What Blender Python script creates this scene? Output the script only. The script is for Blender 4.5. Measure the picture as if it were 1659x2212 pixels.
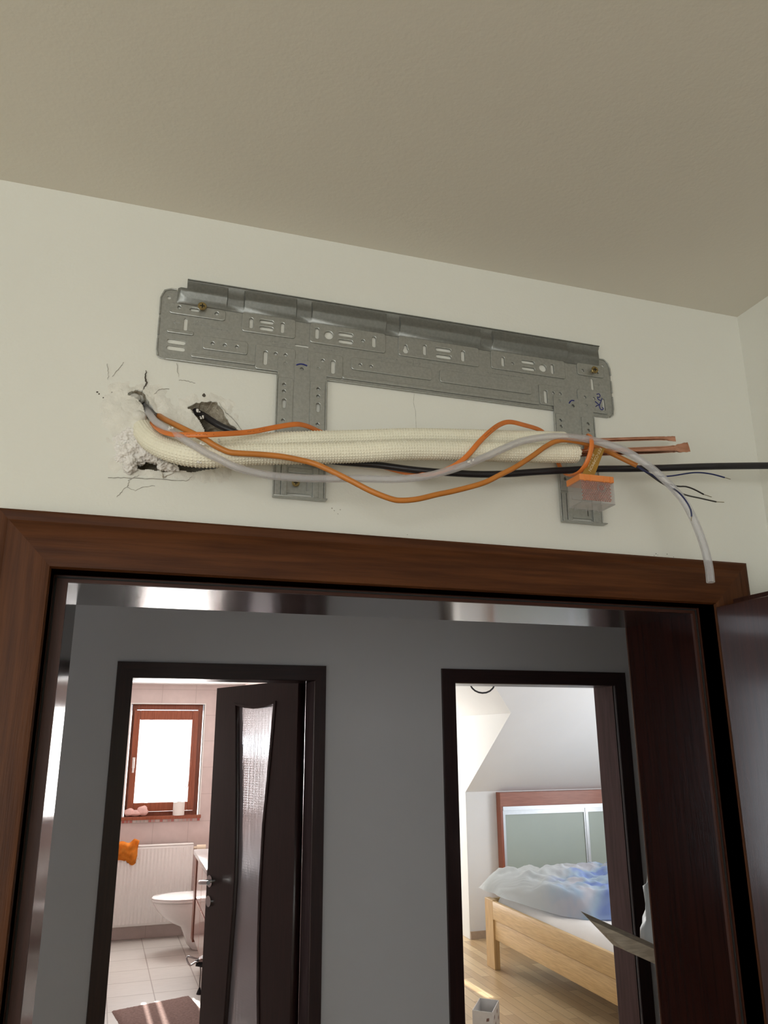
import bpy, bmesh, math, random
from mathutils import Vector, Matrix, noise
for o in list(bpy.data.objects): bpy.data.objects.remove(o)
S = bpy.context.scene; COL = S.collection
R = math.radians
# ---------------------------------------------------------------- camera
W_, H_ = 1659.0, 2212.0
FPX, YAW, PITCH, ROLL = 1688.5, R(17.7765), R(16.0265), R(-0.2645)
CH = 1.785
_f = Vector((math.sin(YAW)*math.cos(PITCH), math.cos(YAW)*math.cos(PITCH), math.sin(PITCH)))
_r0 = Vector((math.cos(YAW), -math.sin(YAW), 0)); _u0 = _r0.cross(_f)
_r = _r0*math.cos(ROLL)+_u0*math.sin(ROLL); _u = -_r0*math.sin(ROLL)+_u0*math.cos(ROLL)
cd = bpy.data.cameras.new('camera'); cam = bpy.data.objects.new('camera', cd); COL.objects.link(cam)
cd.sensor_fit = 'VERTICAL'; cd.sensor_height = 24.0; cd.lens = FPX/H_*24.0; cd.clip_start = 0.02
m = Matrix.Identity(4)
for i in range(3):
    m[i][0] = _r[i]; m[i][1] = _u[i]; m[i][2] = -_f[i]
m[2][3] = CH
cam.matrix_world = m; S.camera = cam
S.view_settings.view_transform = 'Standard'; S.view_settings.look = 'None'
S.view_settings.gamma = 1; S.view_settings.use_curve_mapping = False
S.view_settings.exposure = 0.0
# ---------------------------------------------------------------- light
w = bpy.data.worlds.new('world'); S.world = w; w.use_nodes = True
bg = w.node_tree.nodes['Background']; bg.inputs[0].default_value = (0.80, 0.90, 1.0, 1); bg.inputs[1].default_value = 2.2
SUND = Vector((0.06, -1.0, -0.61)).normalized()
sd = bpy.data.lights.new('sun', 'SUN'); so = bpy.data.objects.new('sun', sd); COL.objects.link(so)
sd.energy = 14.0; sd.angle = R(0.5); sd.color = (1.0, 0.95, 0.86)
so.rotation_euler = SUND.to_track_quat('-Z', 'Y').to_euler(); so.location = (0, 14, 9)
def area(name, loc, direction, sx, sy, power, color):
    l = bpy.data.lights.new(name, 'AREA'); l.shape = 'RECTANGLE'; l.size = sx; l.size_y = sy
    l.energy = power; l.color = color
    o = bpy.data.objects.new(name, l); COL.objects.link(o); o.location = loc
    o.rotation_euler = Vector(direction).to_track_quat('-Z', 'Z').to_euler()
    return o
# daylight entering through each window opening
area('daylight_room', (-1.0, -2.55, 1.55), (0, 1, 0.0), 1.5, 1.3, 35, (1.0, 0.978, 0.88))
area('daylight_room_side', (-2.33, -1.1, 1.5), (1, 0.0, 0.0), 1.2, 1.2, 12, (0.98, 1.0, 0.84))
area('daylight_hall', (-1.55, 3.16, 1.55), (0.25, -1, 0), 0.6, 0.9, 4.2, (0.86, 0.93, 1.0))
area('daylight_bath', (0.40, 8.22, 1.58), (0, -1, -0.1), 0.62, 0.95, 38, (1.0, 0.97, 0.94))
area('daylight_bedroom', (2.35, 8.45, 1.8), (0.1, -1, -0.15), 1.2, 0.8, 22, (1.0, 0.98, 0.93))
area('daylight_bedroom_side', (5.5, 5.0, 1.6), (-1, 0, 0), 1.4, 1.2, 52, (0.95, 0.97, 1.0))

# ---------------------------------------------------------------- helpers
def at(u, v, y):
    d = _f + _r*((u-W_/2)/FPX) - _u*((v-H_/2)/FPX)
    d = d*(y/d.y); d.z += CH
    return d
def c3(x, y, Y): return at(180+x*.26522, 780+y*.26522, Y)
def c4(x, y, Y): return at(560+x*.3255, 880+y*.3255, Y)
def c5(x, y, Y): return at(1080+x*.349, 880+y*.349, Y)
def lin(c):
    return tuple(((v/255)/12.92 if v/255 <= .04045 else ((v/255+.055)/1.055)**2.4) for v in c)
MATS = {}
def mat(name, col, rough=.5, metal=0, var=.0, vscale=30, vstretch=(1, 1, 1), bump=0, bscale=200, bstretch=None, coat=0, col2=None, spec=.5, detail=3):
    M = bpy.data.materials.new(name); M.use_nodes = True; nt = M.node_tree; n = nt.nodes; L = nt.links
    b = n['Principled BSDF']; b.inputs['Roughness'].default_value = rough; b.inputs['Metallic'].default_value = metal
    b.inputs['Coat Weight'].default_value = coat; b.inputs['Coat Roughness'].default_value = .12
    b.inputs['Specular IOR Level'].default_value = spec
    tc = n.new('ShaderNodeTexCoord')
    mp = n.new('ShaderNodeMapping'); mp.inputs['Scale'].default_value = vstretch; L.new(tc.outputs['Object'], mp.inputs[0])
    nz = n.new('ShaderNodeTexNoise'); nz.inputs['Scale'].default_value = vscale; nz.inputs['Detail'].default_value = detail
    L.new(mp.outputs[0], nz.inputs['Vector'])
    mx = n.new('ShaderNodeMix'); mx.data_type = 'RGBA'
    c2 = col2 or tuple(c*(1-var) for c in col)
    mx.inputs[6].default_value = (*col, 1); mx.inputs[7].default_value = (*c2, 1)
    rp = n.new('ShaderNodeMapRange'); rp.inputs[1].default_value = .35; rp.inputs[2].default_value = .65
    L.new(nz.outputs[0], rp.inputs[0]); L.new(rp.outputs[0], mx.inputs[0]); L.new(mx.outputs[2], b.inputs['Base Color'])
    if bump:
        mp2 = n.new('ShaderNodeMapping'); mp2.inputs['Scale'].default_value = bstretch or (1, 1, 1); L.new(tc.outputs['Object'], mp2.inputs[0])
        n2 = n.new('ShaderNodeTexNoise'); n2.inputs['Scale'].default_value = bscale; n2.inputs['Detail'].default_value = 3
        L.new(mp2.outputs[0], n2.inputs['Vector'])
        bp = n.new('ShaderNodeBump'); bp.inputs['Strength'].default_value = bump; bp.inputs['Distance'].default_value = .001
        L.new(n2.outputs[0], bp.inputs['Height']); L.new(bp.outputs[0], b.inputs['Normal'])
    MATS[name] = M
    return M
def link(name, me, m=None, parent=None):
    o = bpy.data.objects.new(name, me); COL.objects.link(o)
    if m: me.materials.append(m)
    if parent: o.parent = parent
    return o
def obj(name, bm, m=None, parent=None, smooth=None):
    me = bpy.data.meshes.new(name)
    bmesh.ops.recalc_face_normals(bm, faces=bm.faces[:])
    bm.to_mesh(me); bm.free()
    if smooth is not None:
        for p in me.polygons: p.use_smooth = True
        me.set_sharp_from_angle(angle=R(smooth))
    return link(name, me, m, parent)
def tag(o, label=None, cat=None, group=None, kind=None):
    if label: o['label'] = label
    if cat: o['category'] = cat
    if group: o['group'] = group
    if kind: o['kind'] = kind
    return o
def empty(name, loc=(0, 0, 0)):
    o = bpy.data.objects.new(name, None); COL.objects.link(o); o.location = loc; o.empty_display_size = .05
    return o
def thing(name, label, cat, loc=(0, 0, 0), group=None):
    return tag(empty(name, loc), label, cat, group)
def adopt(root):
    """children were modelled in world space: keep them there under a root that stands at its base"""
    for c in root.children:
        c.matrix_parent_inverse = Matrix.Translation(-Vector(root.location))
def struct(o): o['kind'] = 'structure'; return o
def box(bm, x0, x1, y0, y1, z0, z1, bev=0):
    r = bmesh.ops.create_cube(bm, size=1)
    vs = r['verts']
    for v in vs:
        v.co = Vector((x0+(v.co.x+.5)*(x1-x0), y0+(v.co.y+.5)*(y1-y0), z0+(v.co.z+.5)*(z1-z0)))
    if bev:
        es = list({e for v in vs for e in v.link_edges})
        bmesh.ops.bevel(bm, geom=es, offset=bev, segments=2, profile=.5, affect='EDGES')
    return bm
def boxes(*l, bev=0):
    bm = bmesh.new()
    for b in l: box(bm, *b, bev=bev)
    return bm
def hexa(bm, p):   # 8 points: bottom 4, top 4
    v = [bm.verts.new(q) for q in p]
    for f in ((0, 1, 2, 3), (4, 5, 6, 7), (0, 1, 5, 4), (1, 2, 6, 5), (2, 3, 7, 6), (3, 0, 4, 7)): bm.faces.new([v[i] for i in f])
def poly(bm, pts):
    return bm.faces.new([bm.verts.new(p) for p in pts])
def spline(P, step):
    """Catmull-Rom through tuples (any dimension), resampled"""
    n = len(P); out = []
    P = [Vector(p) if len(p) > 3 or True else p for p in P]
    for i in range(n-1):
        p0 = P[max(i-1, 0)]; p1 = P[i]; p2 = P[i+1]; p3 = P[min(i+2, n-1)]
        k = max(1, int((p2.xyz-p1.xyz).length/step))
        for j in range(k):
            t = j/k
            out.append(.5*((2*p1)+(p2-p0)*t+(2*p0-5*p1+4*p2-p3)*t*t+(3*p1-p0-3*p2+p3)*t**3))
    out.append(P[-1].copy())
    return out
def sweep(bm, P, r, n=12, step=.004, flat=1.0, upright=False, disp=None, cap=True, rfun=None, seed_axis=(0, 1, 0)):
    """tube along points; flat = depth/width ratio; disp(s, a) adds to radius"""
    pts = spline([tuple(p) for p in P], step)
    T = []
    for i in range(len(pts)):
        a = pts[max(i-1, 0)]; b = pts[min(i+1, len(pts)-1)]; T.append((b-a).normalized())
    A = Vector(seed_axis); N = (A-T[0]*A.dot(T[0])).normalized()
    rings = []; s = 0
    for i, p in enumerate(pts):
        if i: s += (p-pts[i-1]).length; N = (N-T[i]*N.dot(T[i])).normalized()
        if upright:
            Y_ = Vector((0, 1, 0)); q_ = Y_-T[i]*Y_.dot(T[i])
            if q_.length > .55: N = (N*.7+q_.normalized()*(.3 if N.dot(q_) >= 0 else -.3)).normalized()
        B = T[i].cross(N)
        rr = r if rfun is None else rfun(i/(len(pts)-1))
        fw, fd = (rr, rr*flat) if not isinstance(rr, tuple) else rr
        ring = []
        for k in range(n):
            a = 2*math.pi*k/n
            d = disp(s, a) if disp else 0
            ring.append(bm.verts.new(p+B*math.cos(a)*(fw+d)+N*math.sin(a)*(fd+d)))
        rings.append(ring)
    for i in range(len(rings)-1):
        for k in range(n):
            bm.faces.new((rings[i][k], rings[i][(k+1) % n], rings[i+1][(k+1) % n], rings[i+1][k]))
    if cap:
        bm.faces.new(rings[0]); bm.faces.new(rings[-1])
    return rings
def tube(name, P, r, m, parent=None, **kw):
    bm = bmesh.new(); sweep(bm, P, r, **kw); return obj(name, bm, m, parent, smooth=50)
DG = None
def curve_mesh(loops, th, bev=0.0):
    """loops: lists of (x, z); returns mesh filled with holes, local y = depth centred on 0"""
    cu = bpy.data.curves.new('c', 'CURVE'); cu.dimensions = '2D'; cu.fill_mode = 'BOTH'; cu.extrude = max(th/2-bev, 0); cu.bevel_depth = bev; cu.bevel_resolution = 1
    for lp in loops:
        s = cu.splines.new('POLY'); s.points.add(len(lp)-1)
        for i, (x, z) in enumerate(lp): s.points[i].co = (x, z, 0, 1)
        s.use_cyclic_u = True
    o = bpy.data.objects.new('c', cu); COL.objects.link(o)
    bpy.context.view_layer.update()
    me = bpy.data.meshes.new_from_object(o.evaluated_get(bpy.context.evaluated_depsgraph_get()))
    bpy.data.objects.remove(o); bpy.data.curves.remove(cu)
    return me
def grow(h, e):
    cx = sum(p[0] for p in h)/len(h); cz = sum(p[1] for p in h)/len(h); n = len(h); o = []
    for i, (x, z) in enumerate(h):
        a, b = h[i-1], h[(i+1) % n]; tx, tz = b[0]-a[0], b[1]-a[1]; l = math.hypot(tx, tz) or 1
        nx, nz = tz/l, -tx/l
        if nx*(x-cx)+nz*(z-cz) < 0: nx, nz = -nx, -nz
        o.append((x+nx*e, z+nz*e))
    return o
def add_fill(bm, loops, y, th, bev=0.0):
    """filled plate in the x-z plane centred on depth y"""
    me = curve_mesh(loops, th, bev)
    n0 = len(bm.verts); bm.from_mesh(me); bm.verts.ensure_lookup_table()
    for v in bm.verts[n0:]:
        x, z, d = v.co; v.co = Vector((x, y-d, z))
    bpy.data.meshes.remove(me)
def rrect(x0, z0, x1, z1, r, n=4):
    r = min(r, abs(x1-x0)/2-1e-5, abs(z1-z0)/2-1e-5); o = []
    for cx, cz, a0 in ((x1-r, z1-r, 0), (x0+r, z1-r, 90), (x0+r, z0+r, 180), (x1-r, z0+r, 270)):
        for k in range(n+1):
            a = R(a0+90*k/n); o.append((cx+r*math.cos(a), cz+r*math.sin(a)))
    return o
def circ(x, z, r, n=14): return [(x+r*math.cos(2*math.pi*k/n), z+r*math.sin(2*math.pi*k/n)) for k in range(n)]
def text_mesh(body, size, ext=.0002):
    c = bpy.data.curves.new('t', 'FONT'); c.body = body; c.size = size; c.extrude = ext; c.resolution_u = 2
    o = bpy.data.objects.new('t', c); COL.objects.link(o); bpy.context.view_layer.update()
    me = bpy.data.meshes.new_from_object(o.evaluated_get(bpy.context.evaluated_depsgraph_get()))
    bpy.data.objects.remove(o); bpy.data.curves.remove(c); me.materials.clear()
    return me

# ---------------------------------------------------------------- materials
def wood(name, base, dark, ax, rough=.38, coat=.25, grain=1.0, spec=.5):
    st = {'x': (1.4, 26, 26), 'y': (26, 1.4, 26), 'z': (26, 26, 1.4)}[ax]
    bs = {'x': (.03, 1, 1), 'y': (1, .03, 1), 'z': (1, 1, .03)}[ax]
    return mat(name, base, rough, 0, vscale=5.5, vstretch=st, col2=dark, bump=.25*grain, bscale=900, bstretch=bs, coat=coat, detail=8, spec=spec)
CB, CD = (.090, .030, .009), (.052, .016, .005)
wx = wood('cherry_wood_x', CB, CD, 'x', rough=.5, coat=0, spec=.16); wz = wood('cherry_wood_z', CB, CD, 'z', rough=.5, coat=.0, spec=.2)
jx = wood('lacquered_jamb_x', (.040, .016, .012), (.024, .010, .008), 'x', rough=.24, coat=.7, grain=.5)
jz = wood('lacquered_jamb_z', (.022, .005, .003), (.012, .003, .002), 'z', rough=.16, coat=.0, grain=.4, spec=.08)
dz = wood('dark_door_z', (.035, .014, .013), (.021, .009, .009), 'z', rough=.35, coat=.15, grain=.4)
dx = wood('dark_door_x', (.035, .014, .013), (.021, .009, .009), 'x', rough=.35, coat=.15, grain=.4)
oakz = wood('oak_z', (.66, .44, .20), (.52, .32, .14), 'z', coat=.1, rough=.45); oaky = wood('oak_y', (.68, .46, .21), (.54, .34, .15), 'y', coat=.1, rough=.45)
wallm = mat('wall_paint', (.74, .735, .68), .9, var=.03, vscale=3, bump=.35, bscale=260)
ceilm = mat('ceiling_paint', (.73, .70, .62), .92, var=.03, vscale=2.5, bump=.3, bscale=180)
hallm = mat('hall_paint', (.645, .65, .675), .85, var=.02, vscale=3, bump=.3, bscale=200)
bedm = mat('bedroom_paint', (.82, .815, .80), .85, var=.02, vscale=3, bump=.1, bscale=150)
plasterm = mat('rough_plaster', (.76, .74, .68), .95, var=.10, vscale=60, bump=.9, bscale=350)
foamm = mat('expanding_foam', (.80, .77, .74), .8, var=.10, vscale=90, bump=.6, bscale=300)
concm = mat('broken_masonry', (.50, .45, .36), .95, vscale=160, col2=(.36, .31, .24), bump=1.5, bscale=500)
crackm = mat('crack_dark', (.10, .085, .07), .95, var=.4, vscale=200)
hairm = mat('hairline_crack', (.56, .54, .49), .95, var=.4, vscale=200)
galv = mat('galvanised_steel', (.43, .44, .425), .40, .75, vscale=260, col2=(.37, .38, .365), bump=.12, bscale=500)
brass = mat('zinc_brass_screw', (.42, .32, .14), .35, .9, var=.4, vscale=300)
blackm = mat('black_void', (.012, .011, .011), .8)
ink = mat('blue_marker_ink', (.012, .02, .20), .5, var=.2)
whitep = mat('foam_insulation', (.87, .83, .68), .75, var=.08, vscale=12)
whitep.node_tree.nodes['Principled BSDF'].inputs['Subsurface Weight'].default_value = .0
copper = mat('copper', (.78, .40, .29), .17, 1.0, vscale=40, vstretch=(1, 4, 4), col2=(.55, .26, .17), bump=.1, bscale=300)
blackc = mat('black_cable_sheath', (.014, .012, .016), .38, var=.2, vscale=60, bump=.1, bscale=300)
orangec = mat('orange_cable_sheath', (.72, .20, .035), .42, var=.12, vscale=40)
orangeb = mat('ochre_cable_sheath', (.56, .20, .035), .42, var=.12, vscale=40)
bluew = mat('blue_wire', (.012, .02, .10), .4, var=.2); blackw = mat('black_wire', (.02, .018, .018), .45, var=.2)
greyw = mat('grey_wire', (.05, .05, .045), .45, var=.2); tinned = mat('bare_wire_end', (.45, .40, .30), .35, .8, var=.3)
orangep = mat('orange_plastic', (.78, .26, .07), .4, var=.08)
tagm = mat('ochre_tag', (.38, .20, .025), .5, var=.15); letter = mat('tag_lettering', (.75, .62, .42), .6, var=.05)
chrome = mat('chrome', (.75, .75, .76), .15, 1.0, var=.05); alu = mat('aluminium_trim', (.62, .65, .67), .35, .6, var=.05)
ceramic = mat('white_ceramic', (.82, .80, .79), .12, var=.02, coat=.5)
enamel = mat('white_enamel', (.80, .77, .74), .35, var=.02)
def clear_mat(name, col, dens, rough=.08, edge=.5, gloss=.4):
    M = bpy.data.materials.new(name); M.use_nodes = True; nt = M.node_tree; n = nt.nodes; L = nt.links; n.clear()
    out = n.new('ShaderNodeOutputMaterial'); tr = n.new('ShaderNodeBsdfTransparent'); tr.inputs[0].default_value = (.97, .97, .98, 1)
    df = n.new('ShaderNodeBsdfDiffuse'); df.inputs[0].default_value = (*col, 1)
    tl = n.new('ShaderNodeBsdfTranslucent'); tl.inputs[0].default_value = (*col, 1)
    gl = n.new('ShaderNodeBsdfGlossy'); gl.inputs['Roughness'].default_value = rough
    lw = n.new('ShaderNodeLayerWeight'); lw.inputs[0].default_value = .35
    fr = n.new('ShaderNodeFresnel'); fr.inputs[0].default_value = 1.45
    nz = n.new('ShaderNodeTexNoise'); nz.inputs['Scale'].default_value = 30
    a = n.new('ShaderNodeMixShader'); a.inputs[0].default_value = .45; L.new(df.outputs[0], a.inputs[1]); L.new(tl.outputs[0], a.inputs[2])
    mr = n.new('ShaderNodeMapRange'); mr.inputs[3].default_value = dens; mr.inputs[4].default_value = min(1, dens+edge); L.new(lw.outputs['Facing'], mr.inputs[0])
    ad = n.new('ShaderNodeMath'); ad.operation = 'MULTIPLY_ADD'; ad.inputs[1].default_value = .08; L.new(nz.outputs[0], ad.inputs[0]); L.new(mr.outputs[0], ad.inputs[2])
    b = n.new('ShaderNodeMixShader'); L.new(ad.outputs[0], b.inputs[0]); L.new(tr.outputs[0], b.inputs[1]); L.new(a.outputs[0], b.inputs[2])
    fm_ = n.new('ShaderNodeMath'); fm_.operation = 'MULTIPLY'; fm_.inputs[1].default_value = gloss; L.new(fr.outputs[0], fm_.inputs[0])
    c = n.new('ShaderNodeMixShader'); L.new(fm_.outputs[0], c.inputs[0]); L.new(b.outputs[0], c.inputs[1]); L.new(gl.outputs[0], c.inputs[2])
    L.new(c.outputs[0], out.inputs[0])
    return M
hosem = clear_mat('clear_pvc_hose', (.90, .90, .93), .16, .12, .35, .3)
clearp = clear_mat('clear_plastic', (.88, .84, .80), .04, .05, .18)
glassm = clear_mat('window_glass', (.9, .95, 1), .02, .02, .05)
def tile_mat(name, c1, c2, mortar, bw, bh, ms, rough, off=0, rot=(0, 0, 0), shift=(0, 0, 0), bump=.3):
    M = bpy.data.materials.new(name); M.use_nodes = True; nt = M.node_tree; n = nt.nodes; L = nt.links; b = n['Principled BSDF']; b.inputs['Roughness'].default_value = rough
    tc = n.new('ShaderNodeTexCoord'); mp = n.new('ShaderNodeMapping'); mp.inputs['Rotation'].default_value = rot; mp.inputs['Location'].default_value = shift
    L.new(tc.outputs['Object'], mp.inputs[0])
    bt = n.new('ShaderNodeTexBrick'); bt.offset = off; bt.inputs['Scale'].default_value = 1; bt.inputs['Brick Width'].default_value = bw; bt.inputs['Row Height'].default_value = bh
    bt.inputs['Mortar Size'].default_value = ms; bt.inputs['Color1'].default_value = (*c1, 1); bt.inputs['Color2'].default_value = (*c2, 1); bt.inputs['Mortar'].default_value = (*mortar, 1)
    L.new(mp.outputs[0], bt.inputs[0])
    nz = n.new('ShaderNodeTexNoise'); nz.inputs['Scale'].default_value = 9; nz.inputs['Detail'].default_value = 5
    mm = n.new('ShaderNodeMapping'); mm.inputs['Scale'].default_value = (1, 6, 1) if off == 0 else (6, .6, 1); L.new(tc.outputs['Object'], mm.inputs[0]); L.new(mm.outputs[0], nz.inputs[0])
    mx = n.new('ShaderNodeMix'); mx.data_type = 'RGBA'; mx.blend_type = 'MULTIPLY'; mx.inputs[0].default_value = .35
    cr = n.new('ShaderNodeMapRange'); cr.inputs[1].default_value = .3; cr.inputs[2].default_value = .7; cr.inputs[3].default_value = .7; cr.inputs[4].default_value = 1
    L.new(nz.outputs[0], cr.inputs[0]); L.new(bt.outputs[0], mx.inputs[6]); L.new(cr.outputs[0], mx.inputs[7]); L.new(mx.outputs[2], b.inputs['Base Color'])
    return M
bathfloor = tile_mat('bath_floor_tiles', (.58, .55, .51), (.55, .52, .48), (.30, .26, .23), .325, .33, .004, .35, rot=(0, 0, R(-1.8)), shift=(.09, -.02, 0))
bathwallm = tile_mat('bath_wall_tiles', (.68, .57, .54), (.67, .56, .53), (.55, .45, .42), .33, .25, .003, .3, rot=(R(90), 0, 0))
parquet = tile_mat('parquet', (.50, .33, .17), (.74, .56, .33), (.30, .18, .08), .52, .075, .0018, .28, off=.37, rot=(0, 0, R(90)))
floorm = tile_mat('room_parquet', (.36, .22, .11), (.44, .28, .15), (.2, .12, .06), .5, .07, .0012, .35, off=.4)

# ---------------------------------------------------------------- structure: near room
YW = .965; YB = 1.16
XR = .954; XL = -2.4; ZC = CH+.7214*YW
OX0, OX1, OZ = -.079, .813, 1.964           # clear opening
HX0, HX1, HZ = -.104, .829, 1.980           # rough opening in the wall
hole1 = [(395, 250), (440, 238), (480, 248), (508, 290), (540, 350), (590, 420), (640, 452), (690, 490), (720, 600), (860, 700), (1000, 800), (1145, 862), (1040, 885), (900, 908), (760, 892), (650, 908), (560, 885), (445, 880), (400, 800), (400, 640), (470, 500), (515, 440), (480, 370), (430, 315), (360, 288)]
hole2 = [(842, 378), (900, 352), (960, 330), (1040, 326), (1092, 338), (1120, 378), (1150, 440), (1185, 500), (1250, 548), (1235, 578), (1100, 585), (985, 580), (962, 520), (925, 460), (880, 410)]
def hp(h, Y=YW):
    o = []
    for i, (x, y) in enumerate(h):
        p = c3(x, y, Y); q = c3(*h[(i+1) % len(h)], Y)
        for k in range(3):
            a = p.lerp(q, k/3); jit = .0011 if k else 0
            o.append((a.x+random.uniform(-jit, jit), a.z+random.uniform(-jit, jit)))
    return o
random.seed(4)
H1, H2 = hp(hole1), hp(hole2)
bm = bmesh.new()
out = [(XL, 0), (HX0, 0), (HX0, HZ), (HX1, HZ), (HX1, 0), (XR, 0), (XR, ZC), (XL, ZC)]
add_fill(bm, [out, H1, H2], YW+.03, .06)
add_fill(bm, [out], YW+.06+(YB-YW-.06)/2, YB-YW-.06)
wf = struct(obj('wall_front', bm, wallm)); 
# masonry lining of the two broken openings
for Hh, nm in ((H1, 'a'), (H2, 'b')):
    bm = bmesh.new(); cx = sum(p[0] for p in Hh)/len(Hh); cz = sum(p[1] for p in Hh)/len(Hh)
    rings = []
    if nm == 'b': q_ = c3(930, 450, YW); cx, cz = q_.x, q_.z
    for yy, s in (((YW+.0012, 1.0), (YW+.012, .985), (YW+.03, .96), (YW+.05, .80), (YW+.054, .4)) if nm == 'a' else ((YW+.0012, 1.0), (YW+.009, .95), (YW+.017, .80), (YW+.028, .50), (YW+.05, .3), (YW+.054, .15))):
        rings.append([bm.verts.new((cx+(x-cx)*s+random.uniform(-1, 1)*.0008, yy+random.uniform(-1, 1)*.0012*(yy > YW+.005), cz+(z-cz)*s)) for x, z in Hh])
    n = len(Hh)
    for i in range(len(rings)-1):
        for k in range(n): bm.faces.new((rings[i][k], rings[i][(k+1) % n], rings[i+1][(k+1) % n], rings[i+1][k]))
    bm.faces.new(rings[-1])
    obj('masonry_lining', bm, concm, wf)
# ceilings, floors, other walls (each a slab of its own)
def slab(name, m, *b, parent=None):
    o = obj(name, boxes(*b), m, parent)
    return struct(o) if parent is None else o
slab('ceiling', ceilm, (XL-.1, XR+.1, -2.7, YB, ZC, ZC+.1))
slab('floor', floorm, (XL-.1, XR+.1, -2.7, YB, -.1, 0))
slab('wall_right', wallm, (XR, XR+.12, -2.7, YW, 0, ZC))
slab('wall_left', wallm, (XL-.12, XL, -2.7, -1.75, 0, ZC), (XL-.12, XL, -.45, YB, 0, ZC), (XL-.12, XL, -1.75, -.45, 0, .9), (XL-.12, XL, -1.75, -.45, 2.15, ZC))
slab('wall_back', wallm, (XL-.12, -1.8, -2.75, -2.6, 0, ZC), (-.2, XR+.12, -2.75, -2.6, 0, ZC), (-1.8, -.2, -2.75, -2.6, 0, .85), (-1.8, -.2, -2.75, -2.6, 2.25, ZC))
def window_frame(name, horiz, a0, a1, p0, p1, z0, z1, m, t=.06):
    """a: range along the wall, p: range across it"""
    def b(u0, u1, w0, w1): return (u0, u1, p0, p1, w0, w1) if horiz == 'x' else (p0, p1, u0, u1, w0, w1)
    root = struct(empty(name, ((a0+a1)/2 if horiz == 'x' else p0, p0 if horiz == 'x' else (a0+a1)/2, z0)))
    obj('window_frame', boxes(b(a0, a0+t, z0, z1), b(a1-t, a1, z0, z1), b(a0+t, a1-t, z0, z0+t), b(a0+t, a1-t, z1-t, z1), bev=.004), m, root)
    pm = (p0+p1)/2
    g = boxes((a0+t, a1-t, pm-.003, pm+.003, z0+t, z1-t)) if horiz == 'x' else boxes((pm-.003, pm+.003, a0+t, a1-t, z0+t, z1-t))
    obj('glass_pane', g, glassm, root)
    adopt(root); return root
window_frame('window_1', 'x', -1.8, -.2, -2.70, -2.64, .85, 2.25, wx)
window_frame('window_2', 'y', -1.75, -.45, XL-.09, XL-.04, .9, 2.15, wz)

# ---------------------------------------------------------------- doors: casings and jambs
def casing(bm, x0, x1, zt, ax0, ax1, azt, ywall, sgn, th, curved=True):
    """mitred U of three boards. inner edge x0,x1,zt / outer edge ax0,ax1,azt; sgn -1: sticks out towards -y.
    returns lists of faces: (vertical, horizontal)"""
    prof = [(1.0, 0), (1.0, .50), (.985, .78), (.94, .90), (.88, .90), (.80, .80), (.72, .90), (.60, .985), (.35, 1.0), (.12, .97), (.03, .90), (0, .70), (0, -1.2)] if curved else \
           [(1.0, 0), (1.0, .8), (.97, 1.0), (.03, 1.0), (0, .8), (0, -.5)]
    def P(s, d, side, z=None):
        y = ywall+sgn*d*th
        X0 = x0+(ax0-x0)*s; X1 = x1+(ax1-x1)*s; Z = zt+(azt-zt)*s
        return {'lb': Vector((X0, y, 0)), 'lt': Vector((X0, y, Z)), 'rt': Vector((X1, y, Z)), 'rb': Vector((X1, y, 0))}[side]
    V = []; Hh = []
    for (a, b) in (('lb', 'lt'), ('rt', 'rb'), ('lt', 'rt')):
        bmx = bm[0] if a != 'lt' else bm[1]
        for i in range(len(prof)-1):
            poly(bmx, [P(*prof[i], a), P(*prof[i+1], a), P(*prof[i+1], b), P(*prof[i], b)])
def door_set(name, x0, x1, zt, lip, lipz, ax0, ax1, azt, ya, yb, casm, jm, rebate, th, thb=.016):
    root = struct(empty(name, ((x0+x1)/2, ya, 0)))
    mx, mz = casm; jmx, jmz = jm
    # casing on the side we see
    b = (bmesh.new(), bmesh.new()); casing(b, lip[0], lip[1], lipz, ax0, ax1, azt, ya, -1, th, curved=(rebate > 0))
    for q in b: bmesh.ops.remove_doubles(q, verts=q.verts[:], dist=1e-5)
    obj('side_casing', b[0], mz, root, smooth=35); obj('head_casing', b[1], mx, root, smooth=35)
    b = (bmesh.new(), bmesh.new()); casing(b, x0-.004, x1+.004, zt+.004, x0-.065, x1+.065, zt+.065, yb, 1, thb, curved=False)
    obj('rear_side_casing', b[0], mz, root, smooth=35); obj('rear_head_casing', b[1], mx, root, smooth=35)
    return root
# near door
Lx0, Lx1, Lz = -.0949, .8205, 1.9717
d1 = door_set('door_1', OX0, OX1, OZ, (Lx0, Lx1), Lz, -.1592, .8900, 2.0395, YW, YB, (wx, wz), (jx, jz), .04, .018)
YS = .992   # stop face
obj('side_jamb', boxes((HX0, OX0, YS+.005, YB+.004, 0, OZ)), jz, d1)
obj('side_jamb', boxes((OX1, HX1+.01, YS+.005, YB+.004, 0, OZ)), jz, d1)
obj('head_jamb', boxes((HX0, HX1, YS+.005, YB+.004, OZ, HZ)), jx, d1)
obj('rebate', boxes((Lx0-.004, Lx0, YW-.012, YS, 0, Lz), (Lx1, Lx1+.004, YW-.012, YS, 0, Lz), (Lx0, OX0, YS, YS+.005, 0, Lz), (OX1, Lx1, YS, YS+.005, 0, Lz)), wood('rebate_wood_z', (.062, .021, .013), (.042, .014, .009), 'z', rough=.5, coat=0, spec=.3), d1)
obj('head_rebate', boxes((Lx0, Lx1, YW-.012, YS, Lz, Lz+.004), (OX0, OX1, YS, YS+.005, OZ, Lz)), wood('rebate_wood_x', (.062, .021, .013), (.042, .014, .009), 'x', rough=.5, coat=0, spec=.3), d1)
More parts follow.
